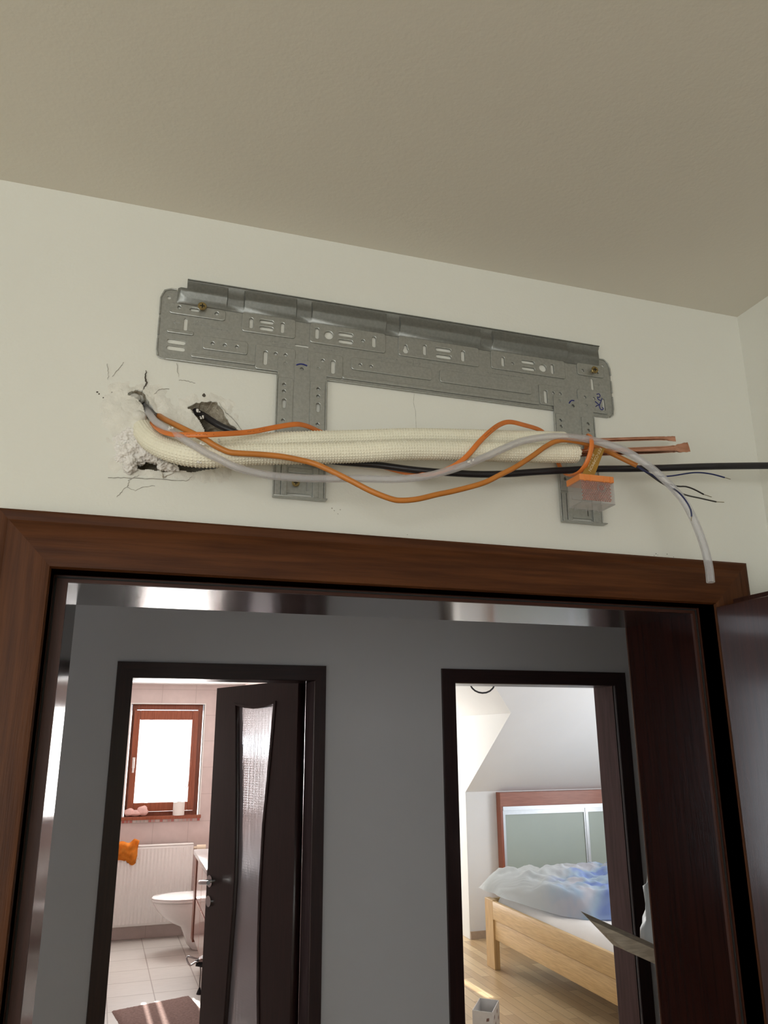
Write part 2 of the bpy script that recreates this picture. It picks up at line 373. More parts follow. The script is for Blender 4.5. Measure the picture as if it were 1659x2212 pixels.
obj('seal', boxes((Lx0+.0015, Lx0+.0035, YS-.002, YS, 0, Lz-.003), (Lx1-.0035, Lx1-.0015, YS-.002, YS, 0, Lz-.003), (Lx0+.0035, Lx1-.0035, YS-.002, YS, Lz-.0035, Lz-.0015)), blackm, d1)
leafm = wood('door_leaf_veneer', (.050, .016, .011), (.032, .011, .008), 'z', rough=.33, coat=.55, grain=1.2)
lf = obj('door_leaf', boxes((.8185, .852, .105, .9462, .012, 1.967), (.852, .866, .092, .955, .012, 1.981), bev=.0012), leafm, d1)
hb = bmesh.new()
for z in (.25, 1.0, 1.72): sweep(hb, [(.872, .957, z), (.872, .957, z+.09)], .007, n=10, step=.03)
obj('hinge', hb, chrome, d1, smooth=40)
lb = bmesh.new(); box(lb, .812, .8195, .15, .19, .95, 1.17, bev=.002); sweep(lb, [(.812, .17, 1.06), (.775, .17, 1.06), (.768, .19, 1.06), (.768, .29, 1.06)], .008, n=10, step=.01)
obj('handle', lb, chrome, d1, smooth=40); adopt(d1)
# hallway shell
YH = 3.2; YH2 = 3.358
XH0, XH1 = -2.0, 5.0
hall_z = 2.481
def wall_with_openings(name, m, x0, x1, y0, y1, zt, ops, extra=[]):
    o = [(x0, 0)]
    for a, b, z in ops: o += [(a, 0), (a, z), (b, z), (b, 0)]
    o += [(x1, 0), (x1, zt), (x0, zt)]
    bm = bmesh.new(); add_fill(bm, [o]+extra, (y0+y1)/2, y1-y0); return struct(obj(name, bm, m))
L0, L1, LT = .013, .7235, 2.005      # bathroom door
B0, B1 = 1.343, 2.135                # bedroom door
wall_with_openings('wall_hall_far', hallm, XH0, XH1, YH, YH2, 2.62, [(L0-.01, L1+.01, LT+.01), (B0-.01, B1+.01, LT+.01)], [[(-1.9, 1.0), (-1.2, 1.0), (-1.2, 2.1), (-1.9, 2.1)]])
slab('wall_hall_left', hallm, (XH0-.1, XH0, YB, YH, 0, hall_z))
slab('wall_hall_right', hallm, (XH1, XH1+.1, YB, YH, 0, hall_z))
slab('wall_hall_near', hallm, (XR+.12, XH1+.1, YB-.15, YB, 0, hall_z), (XL-.1, XH0-.1, YB, YB+.1, 0, hall_z))
slab('ceiling_hall', hallm, (XH0-.1, XH1+.1, YB, YH2, hall_z, hall_z+.1))
slab('floor_hall', floorm, (XH0-.1, XH1+.1, YB, YH2, -.1, 0))
window_frame('window_3', 'x', -1.9, -1.2, YH+.06, YH+.12, 1.0, 2.1, wx)
for i, (a, b, nm) in enumerate(((L0, L1, 'door_2'), (B0, B1, 'door_3'))):
    outer = (-.047, .770) if i == 0 else (1.281, 2.198)
    brj = bpy.data.materials.get('brown_jamb') or mat('brown_jamb', (.125, .070, .066), .6, var=.3, vscale=5, vstretch=(10, 10, 1), spec=.12)
    d = door_set(nm, a, b, LT, (a, b), LT, outer[0], outer[1], 2.066, YH, YH2, (dx, dz), (dx, dz), 0, .014)
    obj('side_jamb', boxes((a-.01, a, YH, YH2+.004, 0, LT)), dz, d); 
    obj('side_jamb', boxes((b, b+.01, YH, YH2+.004, 0, LT)), brj if i else mat('plum_jamb', (.12, .085, .09), .7, var=.3, vscale=5, vstretch=(10, 10, 1), spec=.1), d)
    obj('head_jamb', boxes((a, b, YH, YH2+.004, LT, LT+.01)), dx, d)
    if i == 0: d2 = d
    else: adopt(d)
# bathroom door leaf, ajar
LA = Vector((.700, 3.375, 0)); LB = Vector((.4407, 4.05, 0)); LD = (LB-LA).normalized(); LN = Vector((LD.y, -LD.x, 0))
if LN.y > 0: LN = -LN     # towards the hallway
Lw, Lh, Lt = .730, 2.020, .038
def leafpt(s, d, z): p = LA+LD*s+LN*d; return Vector((p.x, p.y, z))
gl = [(.526, 1.931), (.514, 1.84), (.506, 1.756), (.495, 1.65), (.485, 1.552), (.474, 1.40), (.466, 1.273), (.464, 1.17), (.466, 1.071), (.476, .938), (.490, .742), (.50, .60), (.512, .45), (.526, .30)]
gr = [(.177, .30), (.195, .45), (.212, .60), (.232, .797), (.243, .978), (.246, 1.166), (.235, 1.429), (.217, 1.564), (.195, 1.758), (.185, 1.85), (.177, 1.927), (.26, 1.915), (.35, 1.911), (.44, 1.918)]
glass_loop = gl+gr
def leaf_fill(loops, d0, th, bev=0):
    me = curve_mesh(loops, th, bev); bm = bmesh.new(); bm.from_mesh(me); bpy.data.meshes.remove(me)
    for v in bm.verts:
        s, z, d = v.co; v.co = leafpt(s, d0+d, z)
    bmesh.ops.remove_doubles(bm, verts=bm.verts[:], dist=2e-5)
    return bm
leaf = obj('door_leaf', leaf_fill([[(-.016, .012), (Lw, .012), (Lw, Lh), (-.016, Lh)], glass_loop], 0, Lt), dz, d2)
gx = sum(p[0] for p in glass_loop)/len(glass_loop)
bead = [(gx+(x-gx)*1.09, 1.1+(z-1.1)*1.012) for x, z in glass_loop]
obj('glass_bead', leaf_fill([bead, glass_loop], Lt/2+.002, .006, .0015), dz, leaf)
GM = bpy.data.materials.new('patterned_glass'); GM.use_nodes = True; nt = GM.node_tree; n = nt.nodes; L = nt.links
b = n['Principled BSDF']; b.inputs['Base Color'].default_value = (.86, .88, .92, 1); b.inputs['Transmission Weight'].default_value = .92; b.inputs['Roughness'].default_value = .38; b.inputs['IOR'].default_value = 1.3
tc = n.new('ShaderNodeTexCoord'); vo = n.new('ShaderNodeTexVoronoi'); vo.inputs['Scale'].default_value = 95; vo.inputs['Randomness'].default_value = .0; L.new(tc.outputs['Object'], vo.inputs[0])
bp = n.new('ShaderNodeBump'); bp.inputs['Strength'].default_value = .35; bp.inputs['Distance'].default_value = .0015; L.new(vo.outputs[0], bp.inputs['Height']); L.new(bp.outputs[0], b.inputs['Normal'])
tl_ = n.new('ShaderNodeBsdfTranslucent'); tl_.inputs[0].default_value = (.93, .95, 1, 1); L.new(bp.outputs[0], tl_.inputs['Normal']); ms_ = n.new('ShaderNodeMixShader'); ms_.inputs[0].default_value = .22
L.new(b.outputs[0], ms_.inputs[1]); L.new(tl_.outputs[0], ms_.inputs[2]); L.new(ms_.outputs[0], n['Material Output'].inputs[0]); b.inputs['Roughness'].default_value = .09
obj('glass_panel', leaf_fill([glass_loop], 0, .005), GM, leaf)
hb = bmesh.new()
for side in (1, -1):
    e = .019*side
    sweep(hb, [leafpt(.69, e, 1.145), leafpt(.69, e+.045*side, 1.145), leafpt(.685, e+.058*side, 1.145), leafpt(.66, e+.06*side, 1.148), leafpt(.60, e+.058*side, 1.155)], .0095, n=10, step=.01)
    sweep(hb, [leafpt(.69, e, 1.145), leafpt(.69, e+.008*side, 1.145)], .026, n=16, step=.01)
    sweep(hb, [leafpt(.69, e, 1.06), leafpt(.69, e+.008*side, 1.06)], .024, n=16, step=.01)
obj('door_handle', hb, chrome, leaf, smooth=40)
adopt(d2)
bpy.context.view_layer.update()
for c in leaf.children: c.matrix_parent_inverse = Matrix.Identity(4)

# ---------------------------------------------------------------- bathroom shell
XB0, XB1, YBW, ZB = -.45, 1.12, 8.34, 2.30
slab('floor_bathroom', bathfloor, (XB0-.1, XB1+.1, YH2, YBW+.2, -.1, 0))
slab('ceiling_bathroom', bedm, (XB0-.1, XB1+.05, YH2, YBW+.2, ZB, ZB+.1))
slab('wall_bathroom_left', bathwallm, (XB0-.1, XB0, YH2, YBW, 0, ZB))
slab('wall_bathroom_right', bathwallm, (XB1, XB1+.06, YH2, YBW, 0, 2.6))
wX0, wX1, wZ0, wZ1 = .045, .752, 1.055, 2.105
bm = bmesh.new(); add_fill(bm, [[(XB0-.1, 0), (XB1+.1, 0), (XB1+.1, ZB), (XB0-.1, ZB)], [(wX0, wZ0), (wX1, wZ0), (wX1, wZ1), (wX0, wZ1)]], YBW+.1, .2)
struct(obj('wall_bathroom_far', bm, bathwallm))
redw = wood('reddish_window_wood', (.34, .10, .05), (.24, .065, .03), 'z', rough=.35)
win = struct(empty('window_4', (.4, YBW+.1, wZ0)))
yf = YBW+.05
obj('window_frame', boxes((wX0+.01, wX0+.055, yf, yf+.05, wZ0, wZ1), (wX1-.055, wX1-.01, yf, yf+.05, wZ0, wZ1), (wX0+.055, wX1-.055, yf, yf+.05, wZ0, wZ0+.04), (wX0+.055, wX1-.055, yf, yf+.05, wZ1-.05, wZ1), bev=.004), redw, win)
sx0, sx1, sz0, sz1 = .105, .670, 1.10, 2.045
sash = obj('sash', boxes((sx0-.03, sx0+.03, yf-.03, yf+.02, sz0, sz1), (sx1-.03, sx1+.03, yf-.03, yf+.02, sz0, sz1), (sx0+.03, sx1-.03, yf-.03, yf+.02, sz0, sz0+.08), (sx0+.03, sx1-.03, yf-.03, yf+.02, sz1-.09, sz1), bev=.006), redw, win)
obj('glass_pane', boxes((sx0+.03, sx1-.03, yf, yf+.006, sz0+.08, sz1-.09)), glassm, sash)
hb = bmesh.new(); box(hb, sx0-.012, sx0+.014, yf-.042, yf-.03, 1.50, 1.60, bev=.003); sweep(hb, [(sx0, yf-.04, 1.58), (sx0, yf-.075, 1.58), (sx0, yf-.078, 1.56), (sx0, yf-.078, 1.46)], .009, n=10, step=.01)
obj('handle', hb, enamel, sash, smooth=40)
bl = bpy.data.materials.new('blind_fabric'); bl.use_nodes = True; nt = bl.node_tree; nt.nodes.clear(); o_ = nt.nodes.new('ShaderNodeOutputMaterial'); t_ = nt.nodes.new('ShaderNodeBsdfTranslucent'); t_.inputs[0].default_value = (.92, .92, .92, 1); d_ = nt.nodes.new('ShaderNodeBsdfTransparent'); x_ = nt.nodes.new('ShaderNodeMixShader'); x_.inputs[0].default_value = .04
nt.links.new(t_.outputs[0], x_.inputs[1]); nt.links.new(d_.outputs[0], x_.inputs[2]); nt.links.new(x_.outputs[0], o_.inputs[0])
# vertical blind panels with three narrow gaps between them
yb_ = yf+.045
gaps = [(.143, .168), (.232, .262), (.492, .522)]
xs = [wX0] + [g for p in gaps for g in p] + [wX1]
obj('blind', boxes(*[(xs[i], xs[i+1], yb_, yb_+.002, wZ0+.0, wZ1) for i in range(0, len(xs), 2)]), bl, win)
obj('pull_cord', (lambda q: (sweep(q, [(.66, yf-.04, 2.0), (.655, yf-.045, 1.6), (.64, yf-.045, 1.36), (.625, yf-.045, 1.30), (.61, yf-.045, 1.33)], .003, n=6, step=.03), q)[1])(bmesh.new()), redw, win)
obj('reveal', boxes((wX0-.012, wX0, YBW-.006, YBW+.05, wZ0, wZ1+.012), (wX1, wX1+.012, YBW-.006, YBW+.05, wZ0, wZ1+.012), (wX0, wX1, YBW-.006, YBW+.05, wZ1, wZ1+.012)), enamel, win)
sill = obj('window_sill', boxes((wX0-.03, wX1+.02, YBW-.05, YBW+.06, wZ0-.025, wZ0+.005), bev=.004), redw, win)
mosaic = tile_mat('mosaic_strip', (.55, .12, .10), (.80, .76, .72), (.6, .6, .55), .035, .05, .004, .3, rot=(R(90), 0, 0))
obj('mosaic_edge', boxes((wX0-.03, wX1+.02, YBW-.012, YBW-.001, wZ0-.05, wZ0-.025)), mosaic, win)
adopt(win)
# things on the sill
pink = mat('pink_fabric', (.86, .55, .50), .8, var=.1)
bm = bmesh.new()
for cx, cz, rx, rz in ((.10, 1.10, .05, .035), (.165, 1.092, .06, .028), (.225, 1.108, .05, .045)):
    r = bmesh.ops.create_icosphere(bm, subdivisions=3, radius=1)
    for v in r['verts']:
        k = 1+.25*noise.noise(v.co*1.6+Vector((cx*30, 0, 0)))
        v.co = Vector((cx+v.co.x*rx*k, YBW+.0+v.co.y*.03*k, max(cz+v.co.z*rz*k, wZ0+.006)))
tag(obj('pink_toy', bm, pink, smooth=60), 'crumpled pink soft cloth piece at the left end of the bathroom window sill', 'cloth')
rolls = thing('toilet_roll', 'upright white paper roll at the right end of the bathroom window sill', 'paper roll', (.56, YBW-.005, wZ0+.005))
bm = bmesh.new(); sweep(bm, [(.56, YBW-.005, wZ0+.006), (.56, YBW-.005, wZ0+.125)], .055, n=28, step=.04, seed_axis=(1, 0, 0)); obj('paper', bm, mat('tissue_paper', (.88, .85, .80), .9, var=.03, bump=.3), rolls, smooth=50)
bm = bmesh.new(); sweep(bm, [(.56, YBW-.005, wZ0+.12), (.56, YBW-.005, wZ0+.1265)], .02, n=16, step=.04, seed_axis=(1, 0, 0)); obj('core', bm, mat('cardboard_core', (.35, .25, .16), .9, var=.1), rolls, smooth=50); adopt(rolls)
# radiator
rad = thing('radiator', 'white ribbed panel radiator below the bathroom window', 'radiator', (.25, YBW-.08, .12))
rx0, rx1, rz0, rz1 = -.40, .715, .125, .80; ry = YBW-.10
bm = bmesh.new(); N = 230
prev = None
for i in range(N+1):
    x = rx0+.02+(rx1-rx0-.04)*i/N; ph = ((x-rx0) % .033)/.033
    d = .0038*(1+math.sin(ph*2*math.pi))
    a = bm.verts.new((x, ry-d, rz0+.06)); c = bm.verts.new((x, ry-d, rz1-.06)); e = bm.verts.new((x, ry-.002, rz0+.02)); g = bm.verts.new((x, ry-.002, rz1-.02))
    if prev: 
        bm.faces.new((prev[0], a, c, prev[1])); bm.faces.new((prev[2], e, a, prev[0])); bm.faces.new((prev[1], c, g, prev[3]))
    prev = (a, c, e, g)
box(bm, rx0, rx1, ry, ry+.055, rz0, rz1, bev=.006)
obj('panel', bm, enamel, rad, smooth=30)
obj('top_grille', boxes((rx0, rx1, ry-.004, ry+.06, rz1, rz1+.012), bev=.003), enamel, rad)
vb = bmesh.new(); sweep(vb, [(rx1, ry+.02, rz1-.03), (rx1+.03, ry+.02, rz1-.03)], .012, n=12, step=.01); sweep(vb, [(rx1+.03, ry+.02, rz1-.03), (rx1+.06, ry+.02, rz1-.03), (rx1+.115, ry+.02, rz1-.03)], .024, n=16, step=.02)
obj('thermostat_valve', vb, mat('cream_plastic', (.78, .66, .50), .4, var=.05), rad, smooth=40); adopt(rad)
# orange cloth over the radiator
ocl = mat('orange_cloth', (.95, .33, .03), .85, var=.2, vscale=25, bump=.5)
bm = bmesh.new(); G = {}
for i in range(41):
    for j in range(31):
        u = i/40; v = j/30
        zt2 = .845+.035*math.exp(-((u-.80)/.13)**2)-.012*math.cos(u*9)
        zb2 = .665+.03*math.sin(u*5)+.06*max(0, (u-.75)/.25)**2
        x = -.03+.245*u-.012*math.sin(v*3)*u; z = zt2+(zb2-zt2)*v
        puff = math.sin(math.pi*min(1, v*1.05))**.6*math.sin(math.pi*min(1, u*.9+.1))**.5
        y = ry-.006-.035*puff-.012*math.sin(u*14+v*3)-.018*noise.noise(Vector((u*4, v*4, 2)))
        G[i, j] = bm.verts.new((x, min(y, ry-.0045), z))
for i in range(40):
    for j in range(30): bm.faces.new((G[i, j], G[i+1, j], G[i+1, j+1], G[i, j+1]))
geo = bmesh.ops.solidify(bm, geom=bm.faces[:], thickness=-.004)
tag(obj('orange_towel', bm, ocl, smooth=60), 'bright orange cloth hung over the left top of the white radiator', 'cloth')
LPY, LPZ = 6.62, 1.72
TWY, TWZ = 6.08, 1.16
# toilet
toi = thing('toilet', 'white toilet bowl with closed lid in front of the radiator', 'toilet', (.85, 7.86, 0))
def ring(bm, xf, xb, hw, z, y, n=28, e=2.3):
    o = []
    cx, rx = (xf+xb)/2, (xb-xf)/2
    for k in range(n):
        a = 2*math.pi*k/n; c, s = math.cos(a), math.sin(a)
        sx = abs(c)**(2/e)*(1 if c > 0 else -1); sy = abs(s)**(2/e)*(1 if s > 0 else -1)
        taper = 1-.25*max(0, -c)**2
        o.append(bm.verts.new((cx+rx*sx, y+hw*sy*taper, z)))
    return o
def loft(bm, rings, cap=True):
    for i in range(len(rings)-1):
        n = len(rings[i])
        for k in range(n): bm.faces.new((rings[i][k], rings[i][(k+1) % n], rings[i+1][(k+1) % n], rings[i+1][k]))
    if cap: bm.faces.new(rings[0]); bm.faces.new(rings[-1])
bm = bmesh.new(); yt = 7.80
loft(bm, [ring(bm, *q, yt) for q in ((.70, 1.06, .10, .005), (.66, 1.06, .11, .05), (.63, 1.06, .11, .13), (.60, 1.06, .115, .19), (.52, 1.06, .13, .225), (.45, 1.07, .15, .27), (.40, 1.08, .17, .32), (.365, 1.08, .18, .37), (.355, 1.08, .185, .395), (.36, 1.08, .18, .40))])
obj('bowl', bm, ceramic, toi, smooth=50)
bm = bmesh.new(); loft(bm, [ring(bm, *q, yt) for q in ((.347, .93, .185, .402), (.342, .93, .19, .41), (.342, .93, .19, .418), (.347, .93, .186, .422))]); obj('seat', bm, ceramic, toi, smooth=50)
bm = bmesh.new(); loft(bm, [ring(bm, *q, yt) for q in ((.346, .93, .186, .423), (.341, .93, .19, .431), (.35, .93, .18, .441), (.42, .92, .12, .447))]); obj('lid', bm, ceramic, toi, smooth=50)
obj('rear_block', boxes((.93, 1.11, yt-.14, yt+.14, .02, .44), bev=.02), ceramic, toi, smooth=40); adopt(toi)
# vanity
van = thing('vanity_cabinet', 'brown and pink glossy vanity cabinet with white washbasin top', 'cabinet', (.9, 6.8, .2))
glossp = mat('glossy_pinkish_front', (.62, .42, .38), .12, var=.03, coat=.6)
obj('washbasin_top', boxes((.635, 1.115, 6.18, 7.30, .835, .875), bev=.008), ceramic, van, smooth=40)
obj('cabinet_body', boxes((.672, 1.115, 6.22, 7.26, .22, .835)), redw, van)
for ya_, yb2 in ((6.23, 6.66), (6.68, 7.10)): 
    for z0_, z1_ in ((.24, .52), (.54, .82)): obj('drawer', boxes((.655, .672, ya_, yb2, z0_, z1_), bev=.002), glossp, van)
obj('end_stile', boxes((.648, .675, 7.12, 7.26, .205, .83), bev=.002), wood('stile_wood', (.20, .05, .022), (.14, .035, .015), 'z'), van); adopt(van)
st = tag(obj('foot_stool', boxes((.66, .98, 5.95, 6.15, .24, .27), (.73, .76, 5.97, 6.0, 0, .24), (.93, .96, 5.97, 6.0, 0, .24), (.73, .76, 6.10, 6.13, 0, .24), (.93, .96, 6.10, 6.13, 0, .24), bev=.003), glossp), 'low pinkish brown stool below the bathroom vanity, cut off by the door leaf', 'stool')
lampm = bpy.data.materials.new('lamp_glow'); lampm.use_nodes = True; b_ = lampm.node_tree.nodes['Principled BSDF']; b_.inputs['Base Color'].default_value = (.9, .9, .9, 1); b_.inputs['Emission Color'].default_value = (.85, .93, 1, 1); b_.inputs['Emission Strength'].default_value = 22
lp = thing('added_glow_lamp', 'lit round white lamp added on the bathroom wall to brighten the patterned door glass', 'lamp', (1.12, LPY, LPZ))  # lamp added to give the patterned glass its bright spot and glow
bm = bmesh.new(); r = bmesh.ops.create_uvsphere(bm, u_segments=24, v_segments=14, radius=.065)
for v in r['verts']: v.co += Vector((1.03, LPY, LPZ))
obj('globe', bm, lampm, lp, smooth=80)
bm = bmesh.new(); sweep(bm, [(1.119, LPY, LPZ), (1.095, LPY, LPZ)], .05, n=20, step=.03); obj('base', bm, chrome, lp, smooth=40); adopt(lp)
mr_ = thing('wall_mirror', 'frameless mirror on the bathroom wall behind the patterned door glass', 'mirror', (1.119, 6.75, 1.15))
obj('mirror_glass', boxes((1.110, 1.119, 6.25, 7.25, 1.12, 1.62), bev=.002), mat('mirror_silver', (.85, .87, .88), .04, 1.0), mr_); adopt(mr_)
bm = bmesh.new(); G = {}
for i in range(31):
    for j in range(31):
        u, v = i/30, j/30; G[i, j] = bm.verts.new((1.10-.22*(1-u)*(.55+.45*min(1, v*2.5)), TWY+.02*math.sin(u*19)*(.3+v)+.012*noise.noise(Vector((u*4, v*5, 0))), TWZ-.06*(1-u)*(1-v)-.58*v*(1+.12*math.sin(u*7))))
for i in range(30):
    for j in range(30): bm.faces.new((G[i, j], G[i+1, j], G[i+1, j+1], G[i, j+1]))
bmesh.ops.solidify(bm, geom=bm.faces[:], thickness=.006)
tag(obj('added_pale_towel', bm, mat('white_terry', (.90, .92, .94), .95, bump=.5), smooth=70), 'white towel added on the bathroom wall in place of pale reflections behind the patterned door glass', 'towel')  # added cloth, stands in for pale light reflections behind the glass
# chrome stand with wire loop and hanging cord
cs = thing('hair_dryer_stand', 'chrome and black hair appliance with wire loop and hanging cord beside the vanity', 'appliance', (.6, 6.0, 0))
def bp_(u, v, Y): return at(u, v, Y)
yv = 5.90
bm = bmesh.new(); sweep(bm, [bp_(434, 2074, yv), bp_(420, 2070, yv-.03), bp_(405, 2066, yv-.04), bp_(404, 2074, yv-.04), bp_(411, 2085, yv-.04), bp_(422, 2079, yv-.03), bp_(434, 2078, yv)], .006, n=8, step=.01); obj('wire_loop', bm, chrome, cs, smooth=50)
bm = bmesh.new(); sweep(bm, [bp_(424, 2080, yv), bp_(432, 2073, yv), bp_(447, 2066, yv)], .017, n=12, step=.01); sweep(bm, [bp_(423, 2083, yv-.02), bp_(440, 2086, yv-.02)], .012, n=10, step=.01); obj('body', bm, mat('black_plastic', (.02, .02, .022), .25, var=.1), cs, smooth=50)
bm = bmesh.new(); sweep(bm, [bp_(436, 2070, yv-.01), bp_(436, 2076, yv-.03)], .020, n=12, step=.01); obj('nozzle', bm, chrome, cs, smooth=50)
bm = bmesh.new(); sweep(bm, [bp_(432, 2082, yv), bp_(433.5, 2100, yv), bp_(431.5, 2120, yv), bp_(431.5, 2135, yv)], .004, n=8, step=.02); obj('cord', bm, mat('grey_cord', (.3, .27, .26), .5, var=.1), cs, smooth=50)
bm = bmesh.new(); sweep(bm, [bp_(431.5, 2133, yv), bp_(430, 2142, yv), bp_(429, 2148, yv)], .012, n=10, step=.01, rfun=lambda t: .005+.012*t); obj('plug', bm, blackc, cs, smooth=50)
obj('pole', boxes((.70, .712, 5.93, 5.945, 0, .46)), chrome, cs); adopt(cs)
# bath mat
rugm = mat('bath_mat_pile', (.30, .19, .16), .95, vscale=60, col2=(.22, .135, .115), bump=2.5, bscale=260)
bm = bmesh.new(); rp = [(.066, 6.302), (.590, 6.470), (.745, 5.62), (.225, 5.45)]; G = {}
for i in range(61):
    for j in range(81):
        u, v = i/60, j/80
        a = Vector(rp[0]).lerp(Vector(rp[1]), u); b2 = Vector(rp[3]).lerp(Vector(rp[2]), u); p = a.lerp(b2, v)
        e = min(u, 1-u, v, 1-v); h = .018*(1-math.exp(-e*40))+.004*noise.noise(Vector((p.x*80, p.y*80, 0)))*(e > .005)
        G[i, j] = bm.verts.new((p.x+.003*noise.noise(Vector((p.y*60, 3, p.x*60))), p.y, .001+max(0, h)))
for i in range(60):
    for j in range(80): bm.faces.new((G[i, j], G[i+1, j], G[i+1, j+1], G[i, j+1]))
tag(obj('bath_mat', bm, rugm, smooth=70), 'mauve brown shaggy bath mat on the tiled bathroom floor', 'bath mat')

# ---------------------------------------------------------------- bedroom shell
XD0, XD1, YK, ZK, SL = 1.23, 5.6, 7.33, 1.27, .6788
slab('floor_bedroom', parquet, (XD0-.1, XD1+.1, YH2, YK+.1, -.1, 0))
slab('wall_bedroom_left', bedm, (XD0-.05, XD0, YH2, 8.7, 0, 2.6))
slab('wall_bedroom_right', bedm, (XD1, XD1+.1, YH2, YK+.1, 0, 1.1), (XD1, XD1+.1, YH2, YK+.1, 2.1, 2.6), (XD1, XD1+.1, YH2, 4.3, 1.1, 2.1), (XD1, XD1+.1, 5.7, YK+.1, 1.1, 2.1))
slab('wall_bedroom_knee', bedm, (3.16, XD1, YK, YK+.12, 0, ZK), (XD0, 1.44, YK, YK+.12, 0, ZK))
ZT = 2.6; YT = YK-(ZT-ZK)/SL
def S_(x, y, e=0): return (x, y, ZK+(YK-y)*SL)
PX, PY = 3.16, YK-(1.975-ZK)/SL
RXm = 2.3; MXm = 2*RXm-PX; RZ = 1.975+(PX-RXm)*.702; RY = YK-(RZ-ZK)/SL
bm = bmesh.new()
up = Vector((0, .06*SL, .08))
def slopepoly(pts):
    f = [Vector(S_(*p)) for p in pts]; v0 = [bm.verts.new(p) for p in f]; v1 = [bm.verts.new(p+up) for p in f]; n = len(f)
    bm.faces.new(v0); bm.faces.new(v1)
    for k in range(n): bm.faces.new((v0[k], v0[(k+1) % n], v1[(k+1) % n], v1[k]))
slopepoly([(PX, YK), (XD1+.1, YK), (XD1+.1, YT), (RXm, YT), (RXm, RY), (PX, PY)])
slopepoly([(MXm, YK), (MXm, PY), (RXm, RY), (RXm, YT), (XD0-.05, YT), (XD0-.05, YK)])
struct(obj('ceiling_bedroom_slope', bm, bedm))
slab('ceiling_bedroom', bedm, (XD0-.05, XD1+.1, YH2, YT+.02, ZT, ZT+.1))
# dormer
YD = 8.6
bm = bmesh.new()
for xx, dxx in ((PX-.003, .05), (MXm+.003, -.05)):
    a = [(YK+.001, 0), (YD, 0), (YD, 1.975), (PY, 1.975), (YK+.001, ZK)]
    v0 = [bm.verts.new((xx, y, z)) for y, z in a]; v1 = [bm.verts.new((xx+dxx, y, z)) for y, z in a]
    bm.faces.new(v0); bm.faces.new(v1)
    for k in range(5): bm.faces.new((v0[k], v0[(k+1) % 5], v1[(k+1) % 5], v1[k]))
struct(obj('wall_dormer_sides', bm, bedm))
bm = bmesh.new()
for xx in (PX, MXm):
    v0 = [bm.verts.new(p) for p in ((xx, PY, 1.975), (xx, YD, 1.975), (RXm, YD, RZ), (RXm, RY, RZ))]; v1 = [bm.verts.new(v.co+Vector((0, 0, .06))) for v in v0]
    bm.faces.new(v0); bm.faces.new(v1)
    for k in range(4): bm.faces.new((v0[k], v0[(k+1) % 4], v1[(k+1) % 4], v1[k]))
struct(obj('ceiling_dormer', bm, bedm))
slab('floor_dormer', parquet, (MXm, PX, YK+.1, YD+.1, -.1, 0))
bm = bmesh.new(); add_fill(bm, [[(MXm-.05, 0), (PX+.05, 0), (PX+.05, 1.99), (RXm, RZ+.06), (MXm-.05, 1.99)], [(1.75, .12), (2.95, .12), (2.95, 2.1), (1.75, 2.1)]], YD+.05, .1)
struct(obj('wall_dormer_end', bm, bedm))
wn = window_frame('window_5', 'x', 1.75, 2.95, YD+.02, YD+.07, .12, 2.1, redw)
# blind leaving one narrow slit for the sun
obj('blind', boxes((1.75, 2.415, YD+.11, YD+.112, .1, 2.12), (2.475, 2.95, YD+.11, YD+.112, .1, 2.12), (2.415, 2.475, YD+.11, YD+.112, 1.80, 2.12), (2.415, 2.475, YD+.11, YD+.112, .1, 1.46)), bl, wn); adopt(wn)
window_frame('window_6', 'y', 4.3, 5.7, XD1+.03, XD1+.08, 1.1, 2.1, redw)
obj_b = slab('baseboard_bedroom', mat('beige_skirting', (.50, .38, .28), .5, var=.1), (3.16, 3.47, YK-.016, YK, 0, .065))
# low closet with frosted sliding panels
clo = thing('sliding_closet', 'low built-in closet with frosted green glass sliding doors and brown top board', 'closet', (4.4, YK-.03, 0))
obj('top_board', boxes((3.475, 5.5, YK-.09, YK-.001, 1.135, 1.262), bev=.002), wood('board_wood_x', (.34, .12, .07), (.26, .085, .05), 'x', coat=.05), clo)
obj('side_board', boxes((3.475, 3.50, YK-.09, YK, .0, 1.135), bev=.002), redw, clo)
frost = mat('frosted_green_glass', (.40, .46, .41), .35, var=.04, vscale=3, coat=.1)
for x0_, x1_, yo in ((3.50, 4.42, .045), (4.40, 5.45, .050)):
    f_ = obj('sliding_door', boxes((x0_, x0_+.03, YK-yo-.03, YK-yo, .07, 1.06), (x1_-.035, x1_, YK-yo-.03, YK-yo, .07, 1.06), (x0_, x1_, YK-yo-.03, YK-yo, 1.06, 1.10), (x0_, x1_, YK-yo-.03, YK-yo, .03, .07)), alu, clo)
    obj('frosted_panel', boxes((x0_+.03, x1_-.035, YK-yo-.02, YK-yo-.012, .07, 1.06)), frost, f_)
obj('track', boxes((3.50, 5.5, YK-.095, YK-.005, 1.10, 1.135)), alu, clo); adopt(clo)
for c in clo.children:
    for g in c.children: g.matrix_parent_inverse = Matrix.Identity(4)
